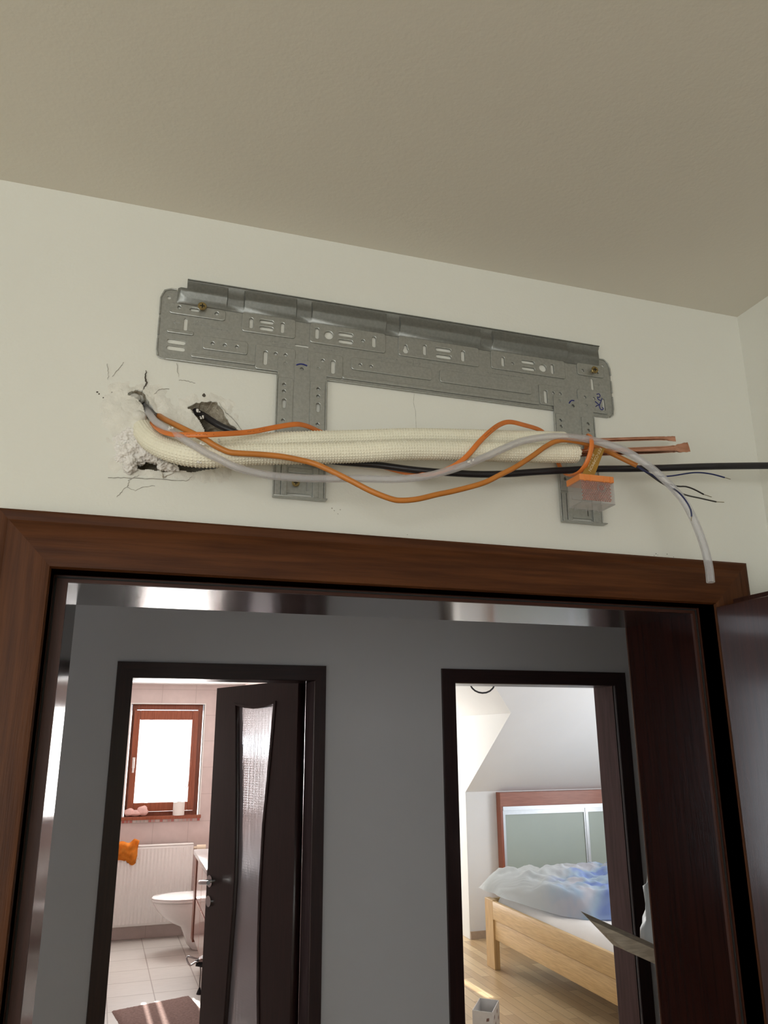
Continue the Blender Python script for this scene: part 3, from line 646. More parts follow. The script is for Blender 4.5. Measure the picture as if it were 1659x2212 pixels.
# bed
bed = thing('oak_bed', 'light oak bed frame with white mattress in the bedroom', 'bed', (3.8, 5.4, 0))
bx = 2.945; by0, by1 = 4.30, 6.51; bx1 = 4.75
obj('side_rail', boxes((bx, bx+.032, by0, 6.36, .365, .50), (bx+.011, bx+.032, by0, 6.36, .22, .360), bev=.003), oaky, bed, smooth=30)
obj('side_rail', boxes((bx1-.032, bx1, by0, by1-.1, .22, .50), bev=.003), oaky, bed)
oakx = wood('oak_x', (.68, .46, .21), (.54, .34, .15), 'x', coat=.1, rough=.45)
obj('end_rail', boxes((bx+.05, bx1-.05, by1-.05, by1-.015, .22, .50), bev=.003), oakx, bed); obj('end_rail', boxes((bx+.05, bx1-.05, by0, by0+.035, .22, .50), bev=.003), oakx, bed)
for x_ in (bx, bx1-.05):
    for y0_, y1_ in ((6.36, by1), (by0-.02, by0+.13)): obj('leg', boxes((x_, x_+.05, y0_, y1_, 0, .505), bev=.004), oakz, bed)
mattr = mat('mattress_sheet', (.84, .80, .77), .85, var=.04, vscale=8, bump=.2, bscale=40)
bm = bmesh.new(); G = {}
mx0, mx1, my0, my1 = bx+.055, bx1-.055, by0+.05, by1-.06
for i in range(41):
    for j in range(61):
        u, v = i/40, j/60; x = mx0+(mx1-mx0)*u; y = my0+(my1-my0)*v
        e = min(x-mx0, mx1-x, y-my0, my1-y); z = .44+.11*(1-math.exp(-e*30))+.008*noise.noise(Vector((x*5, y*3, 1)))
        G[i, j] = bm.verts.new((x, y, z))
for i in range(40):
    for j in range(60): bm.faces.new((G[i, j], G[i+1, j], G[i+1, j+1], G[i, j+1]))
box(bm, mx0, mx1, my0, my1, .33, .44)
obj('mattress', bm, mattr, bed, smooth=60); adopt(bed)
# duvet
duv = bpy.data.materials.new('blue_patterned_duvet'); duv.use_nodes = True; nt = duv.node_tree; n = nt.nodes; L = nt.links; b = n['Principled BSDF']; b.inputs['Roughness'].default_value = .85
tc = n.new('ShaderNodeTexCoord'); mp = n.new('ShaderNodeMapping'); mp.inputs['Location'].default_value = (.7, .2, 0); L.new(tc.outputs['Object'], mp.inputs[0])
nz = n.new('ShaderNodeTexNoise'); nz.inputs['Scale'].default_value = 3.0; nz.inputs['Detail'].default_value = 2; nz.inputs['Distortion'].default_value = .6; L.new(mp.outputs[0], nz.inputs[0])
sp = n.new('ShaderNodeSeparateXYZ'); L.new(tc.outputs['Object'], sp.inputs[0])
# print sits on one part of the cover: diagonal boundary
m1 = n.new('ShaderNodeMath'); m1.operation = 'MULTIPLY_ADD'; m1.inputs[1].default_value = -.75; L.new(sp.outputs[1], m1.inputs[0]); L.new(sp.outputs[0], m1.inputs[2])
mr = n.new('ShaderNodeMapRange'); mr.inputs[1].default_value = -1.25; mr.inputs[2].default_value = -.95; L.new(m1.outputs[0], mr.inputs[0])
cr = n.new('ShaderNodeValToRGB'); cr.color_ramp.elements[0].position = .40; cr.color_ramp.elements[0].color = (.36, .48, .84, 1); cr.color_ramp.elements[1].position = .60; cr.color_ramp.elements[1].color = (.80, .80, .86, 1)
e_ = cr.color_ramp.elements.new(.5); e_.color = (.58, .72, .86, 1); L.new(nz.outputs[0], cr.inputs[0])
mx = n.new('ShaderNodeMix'); mx.data_type = 'RGBA'; mx.inputs[6].default_value = (.80, .83, .83, 1); L.new(mr.outputs[0], mx.inputs[0]); L.new(cr.outputs[0], mx.inputs[7]); L.new(mx.outputs[2], b.inputs['Base Color'])
bm = bmesh.new(); G = {}; NI, NJ = 120, 110
def DE(x):
    K = [(2.965, 6.15), (3.0, 5.80), (3.06, 5.45), (3.2, 5.28), (3.45, 5.20), (4.9, 5.15)]
    if x <= K[0][0]: return K[0][1]
    for (a, b), (c, d) in zip(K, K[1:]):
        if x <= c: return b+(d-b)*(x-a)/(c-a)+.03*noise.noise(Vector((x*9, 0, 7)))
    return K[-1][1]
def near_edge(x):   # y of the front edge
    t = max(0, min(1, (x-2.93)/.55)); return DE(x)
for i in range(NI+1):
    for j in range(NJ+1):
        x = 2.955+(4.85-2.955)*i/NI; y0_ = near_edge(x); y1_ = 6.66+.03*noise.noise(Vector((x*3, 3, 0))); y = y0_+(y1_-y0_)*j/NJ
        ex = min(x-2.955, 4.85-x); ey = min(y-y0_, y1_-y)
        d_ = 1-math.exp(-min(ex*22, 5)); e2 = 1-math.exp(-min(ey*16, 5))
        fold = noise.noise(Vector((x*3.2+y*1.2, y*3.0-x*1.5, 5)))*.05+noise.noise(Vector((x*9+y*3, y*5, 9)))*.045+noise.noise(Vector((x*22-y*9, y*11+x*6, 3)))*.014+abs(noise.noise(Vector((x*5-y*3, y*2, 2))))*.03
        base = .553
        top = .555+.165+fold
        z = base+(top-base)*(d_*e2)
        G[i, j] = bm.verts.new((x+.02*noise.noise(Vector((y*7, 1, 1))), y+.02*noise.noise(Vector((x*9, 4, 1))), z))
for i in range(NI):
    for j in range(NJ): bm.faces.new((G[i, j], G[i+1, j], G[i+1, j+1], G[i, j+1]))
geo = bmesh.ops.solidify(bm, geom=bm.faces[:], thickness=.012)
tag(obj('duvet', bm, duv, smooth=70), 'white duvet with blue pattern heaped on the oak bed', 'duvet')
# cardboard box on the bedroom floor
bxm = mat('printed_white_carton', (.66, .63, .60), .8, var=.05)
cb = thing('cardboard_box', 'small open white cardboard box with brown marks on the parquet', 'box', (2.33, 5.2, 0))
q0 = at(1020, 2182, 5.14); zt_ = q0.z
A0 = Vector((q0.x, q0.y, 0)); ang = R(-14)
ux = Vector((math.cos(R(55)), math.sin(R(55)), 0)); uy = Vector((math.cos(R(-40)), math.sin(R(-40)), 0))
bm = bmesh.new(); LW, LV = .17, .24; hz = max(.10, zt_)
# four walls: nearest corner is lowest in the picture
c_ = [A0, A0+uy*.13, A0+uy*.13+ux*.25, A0+ux*.25]
for k in range(4):
    a, b2 = c_[k], c_[(k+1) % 4]; nrm = Vector((0, 0, 1)).cross(b2-a).normalized()*.004
    hexa(bm, [a, b2, b2+nrm, a+nrm]+[p+Vector((0, 0, hz)) for p in (a, b2, b2+nrm, a+nrm)])
hexa(bm, [p+Vector((0, 0, .001)) for p in c_]+[p+Vector((0, 0, .005)) for p in c_])
obj('carton', bm, bxm, cb)
bm = bmesh.new(); brm = mat('brown_print', (.22, .12, .10), .8)
bm.free()
for (k, t, z) in ((0, .3, .3), (0, .75, .6), (0, .6, .2), (1, .25, .6), (1, .4, .25), (1, .65, .65), (1, .8, .3), (3, .5, .5), (3, .3, .8)):
    a, b2 = c_[k], c_[(k+1) % 4]; p = a.lerp(b2, t); nrm = (b2-a).normalized().cross(Vector((0, 0, 1)))*.0008
    e = (b2-a).normalized()*.009; bm = bmesh.new()
    hexa(bm, [p-e+nrm+Vector((0, 0, hz*z)), p+e+nrm+Vector((0, 0, hz*z+.004)), p+e+Vector((0, 0, hz*z+.004)), p-e+Vector((0, 0, hz*z))]+[q+Vector((0, 0, hz*.13)) for q in (p-e*.6+nrm+Vector((0, 0, hz*z)), p+e*1.2+nrm+Vector((0, 0, hz*z+.004)), p+e*1.2+Vector((0, 0, hz*z+.004)), p-e*.6+Vector((0, 0, hz*z)))])
    obj('printed_mark', bm, brm, cb)
adopt(cb)
# hanging lamp cord loop
yl = 5.0
tag(tube('ceiling_cord', [at(1030, 1440, yl), at(1012, 1462, yl), at(1016, 1480, yl), at(1026, 1492, yl), at(1042, 1497, yl), at(1058, 1493, yl), at(1069, 1479, yl), at(1066, 1462, yl), at(1050, 1440, yl), (at(1042, 1440, yl).x, yl, ZT)], .006, blackc, n=8, step=.02), 'black cord looping down from the bedroom ceiling', 'cord')

# ---------------------------------------------------------------- hallway clutter
plk = mat('beige_laminate', (.66, .57, .45), .5, vscale=8, vstretch=(1, 14, 14), col2=(.45, .37, .28), bump=.1)
pk = thing('skirting_board', 'beige laminate skirting board with mitred end jutting into the hallway', 'board', (1.6, 1.95, 1.2))
def prism(P0, P1, prof, cut0=None):
    """profile of 3-D offsets swept from P0 to P1"""
    bm = bmesh.new(); a = [bm.verts.new(P0+o+(c or Vector())) for o, c in zip(prof, cut0 or [None]*len(prof))]; b2 = [bm.verts.new(P1+o) for o in prof]; n = len(prof)
    bm.faces.new(a); bm.faces.new(b2)
    for k in range(n): bm.faces.new((a[k], a[(k+1) % n], b2[(k+1) % n], b2[k]))
    return bm
T0 = at(1254, 1968, 1.90); T1 = at(1418, 2042, 1.86); dr = (T1-T0).normalized()
ext = T0+dr*1.15
tT, tB = at(1418, 2042, 1.86), at(1418, 2086, 1.86); hb_ = (tT.z-tB.z)
prof = [Vector((0, 0, 0)), Vector((0, -.022, -.012)), Vector((0, -.024, -hb_)), Vector((0, 0, -hb_))]
cut = [Vector(), dr*.012, dr*.105, dr*.085]
obj('board', prism(T0, ext, prof, cut), plk, pk); adopt(pk)
hc = thing('hall_cabinet', 'storage cabinet in the hallway beyond the right door jamb carrying the beige board', 'cabinet', (1.75, 1.95, 0))
zs = ext.z-hb_
zc_ = (T0+dr*.38).z-hb_-.02
obj('body', boxes((1.50, 2.3, 1.72, 2.02, 0, zc_-.05), bev=.003), dz, hc); adopt(hc)
bagp = mat('white_plastic_bag', (.72, .77, .80), .35, var=.05, vscale=20, bump=.5, bscale=30)
bm = bmesh.new(); r = bmesh.ops.create_icosphere(bm, subdivisions=4, radius=1)
cb_ = at(1425, 1990, 2.35)
for v in r['verts']:
    k = 1+.28*noise.noise(v.co*2.3)+.12*noise.noise(v.co*6)
    v.co = Vector((cb_.x+.085+v.co.x*.12*k, cb_.y+v.co.y*.10*k, cb_.z+v.co.z*.17*k))
wb = obj('white_bag', bm, bagp, smooth=60); tag(wb, 'white plastic bag just visible beside the right jamb above the beige board', 'bag')
hz_ = min(v.co.z for v in wb.data.vertices)
sh = thing('hall_shelf', 'dark shelf unit in the hallway hidden behind the right jamb under the white bag', 'shelf', (1.9, 2.4, 0))
obj('shelf_body', boxes((cb_.x+.06, cb_.x+.6, 2.15, 2.40, 0, hz_+.001)), dz, sh); adopt(sh)

# ---------------------------------------------------------------- mounting plate
mp_ = thing('mounting_plate', 'galvanised steel air conditioner mounting plate screwed to the wall above the door', 'mounting plate', (.34, YW, CH+.30))
def Z(mm): return CH+mm/1000
def X(mm): return mm/1000
YP = YW-.0020      # front face of the base sheet is about here
def RR(x0, z0, x1, z1, r=3): return rrect(X(x0), Z(z0), X(x1), Z(z1), r/1000)
def CC(x, z, r): return circ(X(x), Z(z), r/1000)
key = [(X(342)+.0042*math.cos(R(a)), Z(535)+.0042*math.sin(R(a))) for a in range(-230, 51, 20)]+[(X(342)+.0022*math.cos(R(a)), Z(542)+.0022*math.sin(R(a))) for a in range(0, 181, 30)]
holes = [CC(10, 562, 2.2), CC(24, 549, 2.2), RR(38, 546.5, 50, 551, 2.2), CC(73, 548, 2.5), RR(31.3, 517, 35.8, 535, 2.2),
 RR(12, 496, 35, 501.5, 2.6), RR(12, 486.5, 35, 492, 2.6), CC(70, 503, 2.2), CC(86, 503, 2.2), CC(102, 503, 2.2),
 RR(117, 534, 122, 549.5, 2.4), RR(131, 544.5, 150, 549.5, 2.4), RR(131, 534, 150, 539.5, 2.4), RR(160, 534, 165, 549.5, 2.4),
 RR(138, 482.5, 143.5, 503, 2.6), CC(154.5, 501, 2.2), CC(168, 501, 2.2), RR(181, 518, 200, 520.5, 1),
 RR(208.5, 533, 214, 549.5, 2.4), CC(228, 541, 6.2), RR(242, 543, 263, 548.5, 2.5), RR(242, 532, 263, 537.5, 2.5), CC(278, 540, 2.2), RR(291.5, 533, 297, 549.5, 2.4),
 CC(220, 500.5, 2.3), RR(232, 483, 237.8, 503, 2.6), CC(274, 502, 2.2), CC(290, 502, 2.2),
 key, RR(369, 532.5, 374, 548.5, 2.4), RR(389, 542.5, 413, 548, 2.5), RR(389, 531.5, 413, 537, 2.5), RR(429, 531.5, 434.5, 548.5, 2.4),
 RR(494.5, 533, 499.5, 548.5, 2.4), CC(513, 540, 2.2), RR(528, 543.5, 550, 548.5, 2.5), RR(528, 532.5, 550, 537.5, 2.5), CC(564, 540, 6.2), RR(578, 532.5, 583, 549, 2.4),
 CC(634, 546, 2.2), CC(659.5, 546, 2.2), CC(672, 560, 2.2), RR(648, 516, 652, 535, 2), RR(664.5, 483, 669, 502.5, 2.2),
 RR(563, 482, 568.5, 503.5, 2.6), CC(579, 500.5, 2.2), CC(591, 501, 2.2), CC(634, 501, 2.2), CC(650, 501, 2.2)]
base = [(-.0005, Z(482)), (0, Z(477)), (.004, Z(473.5)), (.010, Z(472.5)), (.684-.012, Z(472.5)), (.679, Z(475)), (.683, Z(480)), (.684, Z(488)), (.684, Z(556)), (.681, Z(565)), (.674, Z(571)), (.665, Z(571)), (.664, Z(578)), (.020, Z(573)), (.018, Z(576)), (.012, Z(575)), (.004, Z(572)), (.0005, Z(566)), (-.0005, Z(558))]
bm = bmesh.new()
add_fill(bm, [base]+[grow(h, .0005) for h in holes], YP, .0012, .0003)
# rolled rim
def strip(P, r): sweep(bm, [Vector(p) for p in P], r, n=8, step=.02)
yr = YP-.0012
strip([(.012, yr, Z(472.8)), (.157, yr, Z(472.8))], .0012); strip([(.226, yr, Z(472.8)), (.577, yr, Z(472.8))], .0012); strip([(.646, yr, Z(472.8)), (.672, yr, Z(472.8))], .0012)
strip([(.0, yr, Z(535)), (-.0003, yr, Z(560)), (.004, yr, Z(571.5)), (.012, yr, Z(575)), (.019, yr, Z(575))], .0012); strip([(.0, yr, Z(505)), (0, yr, Z(530))], .0012); strip([(.002, yr, Z(476)), (0, yr, Z(484)), (0, yr, Z(500))], .0012)
strip([(.665, yr, Z(571)), (.674, yr, Z(571)), (.681, yr, Z(565)), (.6838, yr, Z(556)), (.684, yr, Z(545))], .0012); strip([(.684, yr, Z(515)), (.684, yr, Z(535))], .0012); strip([(.676, yr, Z(473.5)), (.682, yr, Z(478)), (.684, yr, Z(488)), (.684, yr, Z(508))], .0012)
def inside(h, x0, z0, x1, z1): return all(X(x0) < p[0] < X(x1) and Z(z0) < p[1] < Z(z1) for p in h)
def pad(x0, z0, x1, z1, up=2.0, r=3, y=YP):
    add_fill(bm, [RR(x0, z0, x1, z1, r)]+[grow(h, .0009) for h in holes if inside(h, x0, z0, x1, z1)], y-.0004-up/2000, up/1000, .00095)
for q in ((12, 540, 84, 554), (108, 529, 180, 556), (202, 527, 311, 556), (332, 527, 457, 556), (478, 528, 602, 556), (625, 539, 671, 558),
          (58, 494.5, 116, 512), (128, 476, 181, 511.5), (200, 478, 248, 511.5), (262, 494.5, 381, 512), (395, 494, 542, 512.5), (556, 480, 603, 512), (622, 478, 673, 513)): pad(*q)
for q in ((11, 511.5, 44, 515.5), (44, 480.5, 127, 484), (249, 478.5, 554, 482)): pad(*q, up=2.4, r=1.7)
# ridge and flange: heightfield with notched tabs
profA = [(590, .0095), (589.4, .0092), (588.9, .007), (587, .0066), (584, .0074), (576, .0086), (573, .0091), (571.5, .0092), (570, .0085), (564, .0062), (559, .0043), (556.5, .0032), (555.5, .0022)]
segs = [(20, 86), (108, 181), (202, 312), (332, 460), (479, 607), (626, 664)]
xsamp = []
for i, (a, b2) in enumerate(segs):
    xsamp += [(a+1.2, 1.0), (b2-.8, 1.0)]
    if i < len(segs)-1: xsamp += [(b2+.4, .55), (segs[i+1][0]-.3, .55)]
xsamp = [(20.5, .35), (21.5, .6)] + [(24, 1.0)] + xsamp[1:-2] + [(627.5, .62), (663, .55), (664, .4)]
cols = []
for x, k in xsamp:
    col = []
    for z, d in profA:
        dd = d if z > 584 else .0022+(d-.0022)*k
        xx = x
        if x < 32 and z > 576: xx = None
        col.append(None if xx is None else bm.verts.new((X(x), YW-.0012-dd, Z(z))))
    cols.append(col)
# extra column at 32 so the flange starts there
c32 = [bm.verts.new((X(32), YW-.0012-d if z > 584 else YW-.0012-(.0022+(d-.0022)), Z(z))) for z, d in profA]
ins = [c for c in cols if c[-1].co.x < X(32)]; rest = [c for c in cols if c[-1].co.x >= X(32)]
cols = ins+[c32]+rest
nf = []
for a, b2 in zip(cols, cols[1:]):
    for k in range(len(profA)-1):
        q = (a[k], b2[k], b2[k+1], a[k+1])
        if all(q): nf.append(bm.faces.new(q))
bmesh.ops.solidify(bm, geom=nf, thickness=.0009)
def groove(P, w=.45, y=YP-.0011):   # fine stamped line
    sweep(bm, [Vector((X(x), y, Z(z))) for x, z in P], w/1000, n=6, step=.01)
obj_pl = obj('back_plate', bm, galv, mp_, smooth=35)
# stamped arrows and tick marks
bm = bmesh.new()
def sg(P, y=YP-.0007): sweep(bm, [Vector((X(x), y, Z(z))) for x, z in P], .00035, n=5, step=.02)
for cx, cz, y in ((22, 527, YP-.0007), (659, 526, YP-.0007)):
    s = -1 if cx < 100 else 1
    sg([(cx-4, cz), (cx+4, cz)]); sg([(cx+s*4, cz), (cx+s*1.2, cz+2.5)]); sg([(cx+s*4, cz), (cx+s*1.2, cz-2.5)])
for cx, cz in ((354, 518), (310, 504)):
    yy = YP-.0007 if cz > 512 else YP-.0021
    for s in (-1, 1):
        sg([(cx+s*3, cz), (cx+s*11, cz)], yy); sg([(cx+s*11, cz), (cx+s*8, cz+2.2)], yy); sg([(cx+s*11, cz), (cx+s*8, cz-2.2)], yy)
    sg([(cx, cz-4), (cx, cz+4)], yy)
sg([(406, 503), (414, 503)], YP-.0021); sg([(410, 499), (410, 507)], YP-.0021)
sg([(190.5, 520), (190.5, 527)])
random.seed(9)
for x0_, x1_, cz, yy in ((44, 62, 533, 0), (44, 66, 528.5, 0), (66, 92, 526, 0), (145, 170, 519.5, 0), (148, 168, 515.5, 0), (206, 250, 522, 0), (208, 246, 518.5, 0), (322, 352, 511, 1), (327, 374, 502.5, 2), (372, 392, 521, 0), (424, 444, 505, 2), (446, 470, 505, 2), (424, 460, 500, 2), (466, 534, 499, 2), (470, 530, 519.5, 0), (300, 330, 519, 0)):
    yv_ = (YP-.0007, YP-.0007, YP-.0021)[yy]; x = x0_
    while x < x1_:
        wd = random.uniform(.8, 2.2); sg([(x, cz+random.uniform(-.3, .3)), (x+wd, cz+random.uniform(-.3, .3))], yv_); 
        if random.random() < .5: sg([(x, cz-.9), (x, cz+.9)], yv_)
        x += wd+.7
tag(obj('stamped_marks', bm, mat('stamping_shadow', (.32, .33, .315), .5, .6), mp_), kind='stuff')
# support arms
def arm(x0, mir):
    bm = bmesh.new(); o = x0-157
    H = lambda x: x+o
    hl = [CC(H(168), 488, 2.3), CC(H(191), 483, 2.6), CC(H(214), 487, 2.3), CC(H(167), 456, 2.4), CC(H(167), 446, 2.4), CC(H(214), 456, 2.4), CC(H(214), 445, 2.4), RR(H(165), 422, H(170.5), 435.5, 2.6), RR(H(211.5), 422, H(217), 435.5, 2.6), CC(H(167), 404, 2.3), CC(H(214), 404, 2.3), CC(H(167), 363, 2.4), RR(H(201), 309, H(203), 322, .9), RR(H(175), 299.5, H(208), 304.5, 1.4)]
    ow = [(X(H(157)), Z(297)), (X(H(226)), Z(297)), (X(H(225.5)), Z(472)), (X(H(224.5)), Z(495)), (X(H(202)), Z(495)), (X(H(202)), Z(496)), (X(H(180)), Z(496)), (X(H(180)), Z(495)), (X(H(158)), Z(495))]
    ya_ = YP-.0022-.0008
    add_fill(bm, [ow]+[grow(h, .0003) for h in hl], ya_, .0012, .0003)
    # raised side strips lower down and central channel
    def pd(x0_, z0_, x1_, z1_, up, r=1.5): add_fill(bm, [RR(H(x0_), z0_, H(x1_), z1_, r)]+[grow(h, .0006) for h in hl if inside(h, H(x0_), z0_, H(x1_), z1_)], ya_-.0004-up/2000, up/1000, .0006)
    pd(159.5, 345, 179, 466, 1.4); pd(203.5, 345, 223, 466, 1.4)
    pd(160, 299, 166, 341, 2.0); pd(167.5, 300, 174, 341, 3.6); pd(217, 299, 223, 341, 2.0); pd(209.5, 300, 216, 341, 3.6)
    pd(176.5, 333, 211, 339, 1.6)
    for xe in (157.4, 225.4): sweep(bm, [Vector((X(H(xe)), ya_-.001, Z(297))), Vector((X(H(xe)), ya_-.001, Z(470)))], .0011, n=8, step=.1)
    # lines of the channel
    for xe in (180, 202): sweep(bm, [Vector((X(H(xe)), ya_-.0004, Z(345))), Vector((X(H(xe)), ya_-.0004, Z(495)))], .0007, n=6, step=.1)
    # bottom lip bent towards the room
    add = boxes((X(H(156.5)), X(H(227)), ya_-.012, ya_, Z(296.4), Z(297.8)), bev=.0004)
    tmp = bpy.data.meshes.new('t'); add.to_mesh(tmp); add.free(); bm.from_mesh(tmp); bpy.data.meshes.remove(tmp)
    a = obj('support_arm', bm, galv, mp_, smooth=35)
    return a, ya_
a1, yar = arm(157, 1); a2, _ = arm(577, -1)
for xx, mk in ((157, None), (577, None)):
    pass
def screw(x, z, y, r=.0058):
    bm = bmesh.new(); c = Vector((X(x), y, Z(z)))
    sweep(bm, [c+Vector((0, .006, 0)), c], r*.45, n=14, step=.01, seed_axis=(1, 0, 0))
    sweep(bm, [c+Vector((0, .0002, 0)), c+Vector((0, -.0015, 0)), c+Vector((0, -.004, 0)), c+Vector((0, -.0046, 0))], r, n=20, step=.0008, seed_axis=(1, 0, 0), rfun=lambda t: r*(.55+.45*min(1, t*1.6)) if t < .9 else r*.9)
    s = obj('screw', bm, brass, mp_, smooth=40)
    q = c+Vector((0, -.0047, 0)); k = r*.55
    obj('cross_recess', boxes((q.x-k, q.x+k, q.y-.0002, q.y+.0006, q.z-k*.22, q.z+k*.22), (q.x-k*.22, q.x+k*.22, q.y-.0002, q.y+.0006, q.z-k, q.z+k)), blackm, s)
    return s
screw(53, 552, YP-.0055); screw(651, 546.5, YP-.0055); screw(185.5, 317, yar-.003, .0052)
bm = bmesh.new(); yi = yar-.0012
sweep(bm, [Vector((X(a), yi, Z(b))) for a, b in ((183, 487.5), (187, 489.5), (192, 490), (198, 488.5))], .0009, n=6, step=.002)
obj('ink_mark', bm, ink, mp_); bm = bmesh.new()
sweep(bm, [Vector((X(a), yi, Z(b))) for a, b in ((604, 486), (608, 491), (613, 491.5))], .0009, n=6, step=.002)
yj = YP-.0026
for P in (((655, 508), (659, 510), (661, 507), (659, 503.5), (656, 504), (657, 500), (662, 499), (664, 503)), ((651, 496), (655, 493), (658, 491), (653, 489), (651.5, 487)), ((662, 498), (659, 492), (658, 487), (661, 483), (665, 485), (663, 488))):
    obj('ink_mark', bm, ink, mp_); bm = bmesh.new(); sweep(bm, [Vector((X(a), yj, Z(b))) for a, b in P], .0007, n=6, step=.002)
obj('ink_mark', bm, ink, mp_)
adopt(mp_)
for c in mp_.children:
    for g in c.children: g.matrix_parent_inverse = Matrix.Identity(4)

# ---------------------------------------------------------------- pipes, hose and cables
def knit(amp, pitch, cnt, r):
    def f(s, a):
        k = math.floor(s/pitch)
        return amp*max(0, math.sin(2*math.pi*s/pitch))*max(0, math.sin(a*cnt+(math.pi if k % 2 else 0)*0))
    return f
def pp(l): return [at(u, v, y) for u, v, y in l]
fr = thing('insulated_pipe', 'thicker cream foam insulated copper pipe at the front of the bundle', 'pipe', tuple(at(640, 980, .90)))
front = pp([(302, 905, 1.005), (306, 922, .975), (318, 943, .945), (339, 961, .925), (371, 975, .91), (408, 984, .902), (445, 987, .900), (500, 985, .90), (560, 981, .90), (660, 980, .90), (771, 977, .90), (885, 972, .90), (1000, 974, .90), (1100, 977, .90), (1180, 979, .90), (1243, 980, .90)])
bm = bmesh.new(); sweep(bm, front, .0126, n=112, step=.00078, disp=knit(.0014, .00385, 22, .013)); obj('foam_sleeve', bm, whitep, fr, smooth=70)
bm = bmesh.new()
ce = at(1243, 980, .90); random.seed(2)
for k in range(14):
    a = 2*math.pi*k/14; r = bmesh.ops.create_icosphere(bm, subdivisions=2, radius=1)
    for v in r['verts']:
        q = 1+.4*noise.noise(v.co*2+Vector((k, 0, 0)))
        v.co = ce+Vector((.001+v.co.x*.003*q, math.cos(a)*.0098, math.sin(a)*.0098))+Vector((random.uniform(0, .0), v.co.y*.0032*q, v.co.z*.0032*q))
obj('torn_end', bm, whitep, fr, smooth=60)
def copper_pipe(P, r, tip_w, tip_len, parent):
    bm = bmesh.new()
    def rf(t):
        u = (t-(1-tip_len))/tip_len
        if u <= 0: return (r, r)
        k = min(1, u*1.6); k = k*k*(3-2*k)
        wob = .07*math.sin(u*19)*r
        return (r+(tip_w-r)*k*(.35+.65*u)+wob, r*(1-.86*k)+abs(wob)*.5)
    sweep(bm, P, r, n=28, step=.0018, rfun=rf); return obj('copper_tube', bm, copper, parent, smooth=40)
copper_pipe(pp([(1215, 980, .900), (1243, 979, .90), (1300, 977, .898), (1370, 974, .897), (1430, 971.5, .896), (1462, 969, .896), (1488, 965.5, .896)]), .0053, .0076, .15, fr); adopt(fr)
bk = thing('insulated_pipe', 'thinner cream foam insulated copper pipe at the back, next to the wall', 'pipe', tuple(at(640, 950, .932)))
back = pp([(318, 893, 1.01), (335, 915, .985), (365, 940, .962), (400, 955, .947), (450, 961, .938), (520, 957, .932), (590, 953, .932), (660, 950, .932), (771, 947, .932), (885, 943, .932), (1000, 944.5, .932), (1100, 947, .932), (1160, 948, .932), (1219, 949.5, .932)])
bm = bmesh.new(); sweep(bm, back, .0108, n=100, step=.00078, disp=knit(.0013, .00385, 20, .011)); obj('foam_sleeve', bm, whitep, bk, smooth=70)
copper_pipe(pp([(1195, 952, .932), (1230, 952.5, .932), (1289, 951, .930), (1350, 949, .928), (1400, 947.5, .927), (1430, 947, .926), (1459, 948, .926)]), .0031, .0044, .11, bk); adopt(bk)
# condensate hose (hollow)
hz = pp([(316, 884, .985), (322, 893, .955), (339, 913, .925), (379, 938, .892), (419, 962, .880), (445, 978, .876), (472, 991, .874), (512, 1010, .872), (565, 1024, .872), (620, 1031, .872), (690, 1034, .872), (770, 1033.5, .874), (853, 1035, .872), (918, 1029, .870), (983, 1012, .868), (1048, 987, .868), (1090, 968, .868), (1132, 952, .870), (1192, 943, .872), (1237, 945, .872), (1279, 951, .870), (1342, 970, .862), (1394, 1001, .852), (1436, 1037, .843), (1474, 1078, .836), (1499, 1123, .830), (1520, 1177, .826), (1531, 1222, .824), (1535, 1258, .823)])
bm = bmesh.new(); ro = sweep(bm, hz, .0046, n=20, step=.004, cap=False, rfun=lambda t: .0043+.0011*t); ri = sweep(bm, hz, .0033, n=20, step=.004, cap=False, rfun=lambda t: .0032+.0008*t)
for e in (0, -1):
    for k in range(20): bm.faces.new((ro[e][k], ro[e][(k+1) % 20], ri[e][(k+1) % 20], ri[e][k]))
tag(obj('drain_hose', bm, hosem, smooth=60), 'clear plastic drain hose draped over the foam pipes and hanging past the door casing', 'hose')
# orange flat cable
oa = thing('orange_flat_cable', 'bright orange flat cable spiralling round the foam pipes and looping at the right end', 'cable', tuple(at(560, 930, .9)))
PA = pp([(322, 905, .99), (330, 915, .955), (342, 927, .918), (358, 935, .898), (385, 939, .888), (430, 939, .882), (470, 938, .884), (540, 933, .902), (600, 922, .915), (638, 916.5, .920), (662, 920, .932), (687, 931, .948), (715, 945, .953), (760, 975, .953), (800, 998, .948), (845, 1013, .945), (885, 1022, .935), (925, 1025, .91), (955, 1018, .888), (985, 1004, .881), (1010, 984, .880), (1035, 955, .881), (1060, 931, .890), (1080, 917, .902), (1100, 911.5, .908), (1128, 917, .920), (1170, 931, .948), (1188, 955, .954), (1200, 985, .950), (1208, 1005, .945), (1216, 1020, .936), (1230, 1027, .912), (1250, 1021, .888), (1265, 1004, .874), (1274, 982, .868), (1278, 962, .866), (1277, 946, .870), (1272, 940, .884), (1268, 950, .91), (1266, 975, .925)])
bm = bmesh.new(); sweep(bm, PA, .0035, n=16, step=.003, flat=.5, upright=True); obj('sheath', bm, orangec, oa, smooth=60)
bm = bmesh.new()
for s0, s1 in ((430, 475), (610, 650), (1040, 1062), (1262, 1275)): pass
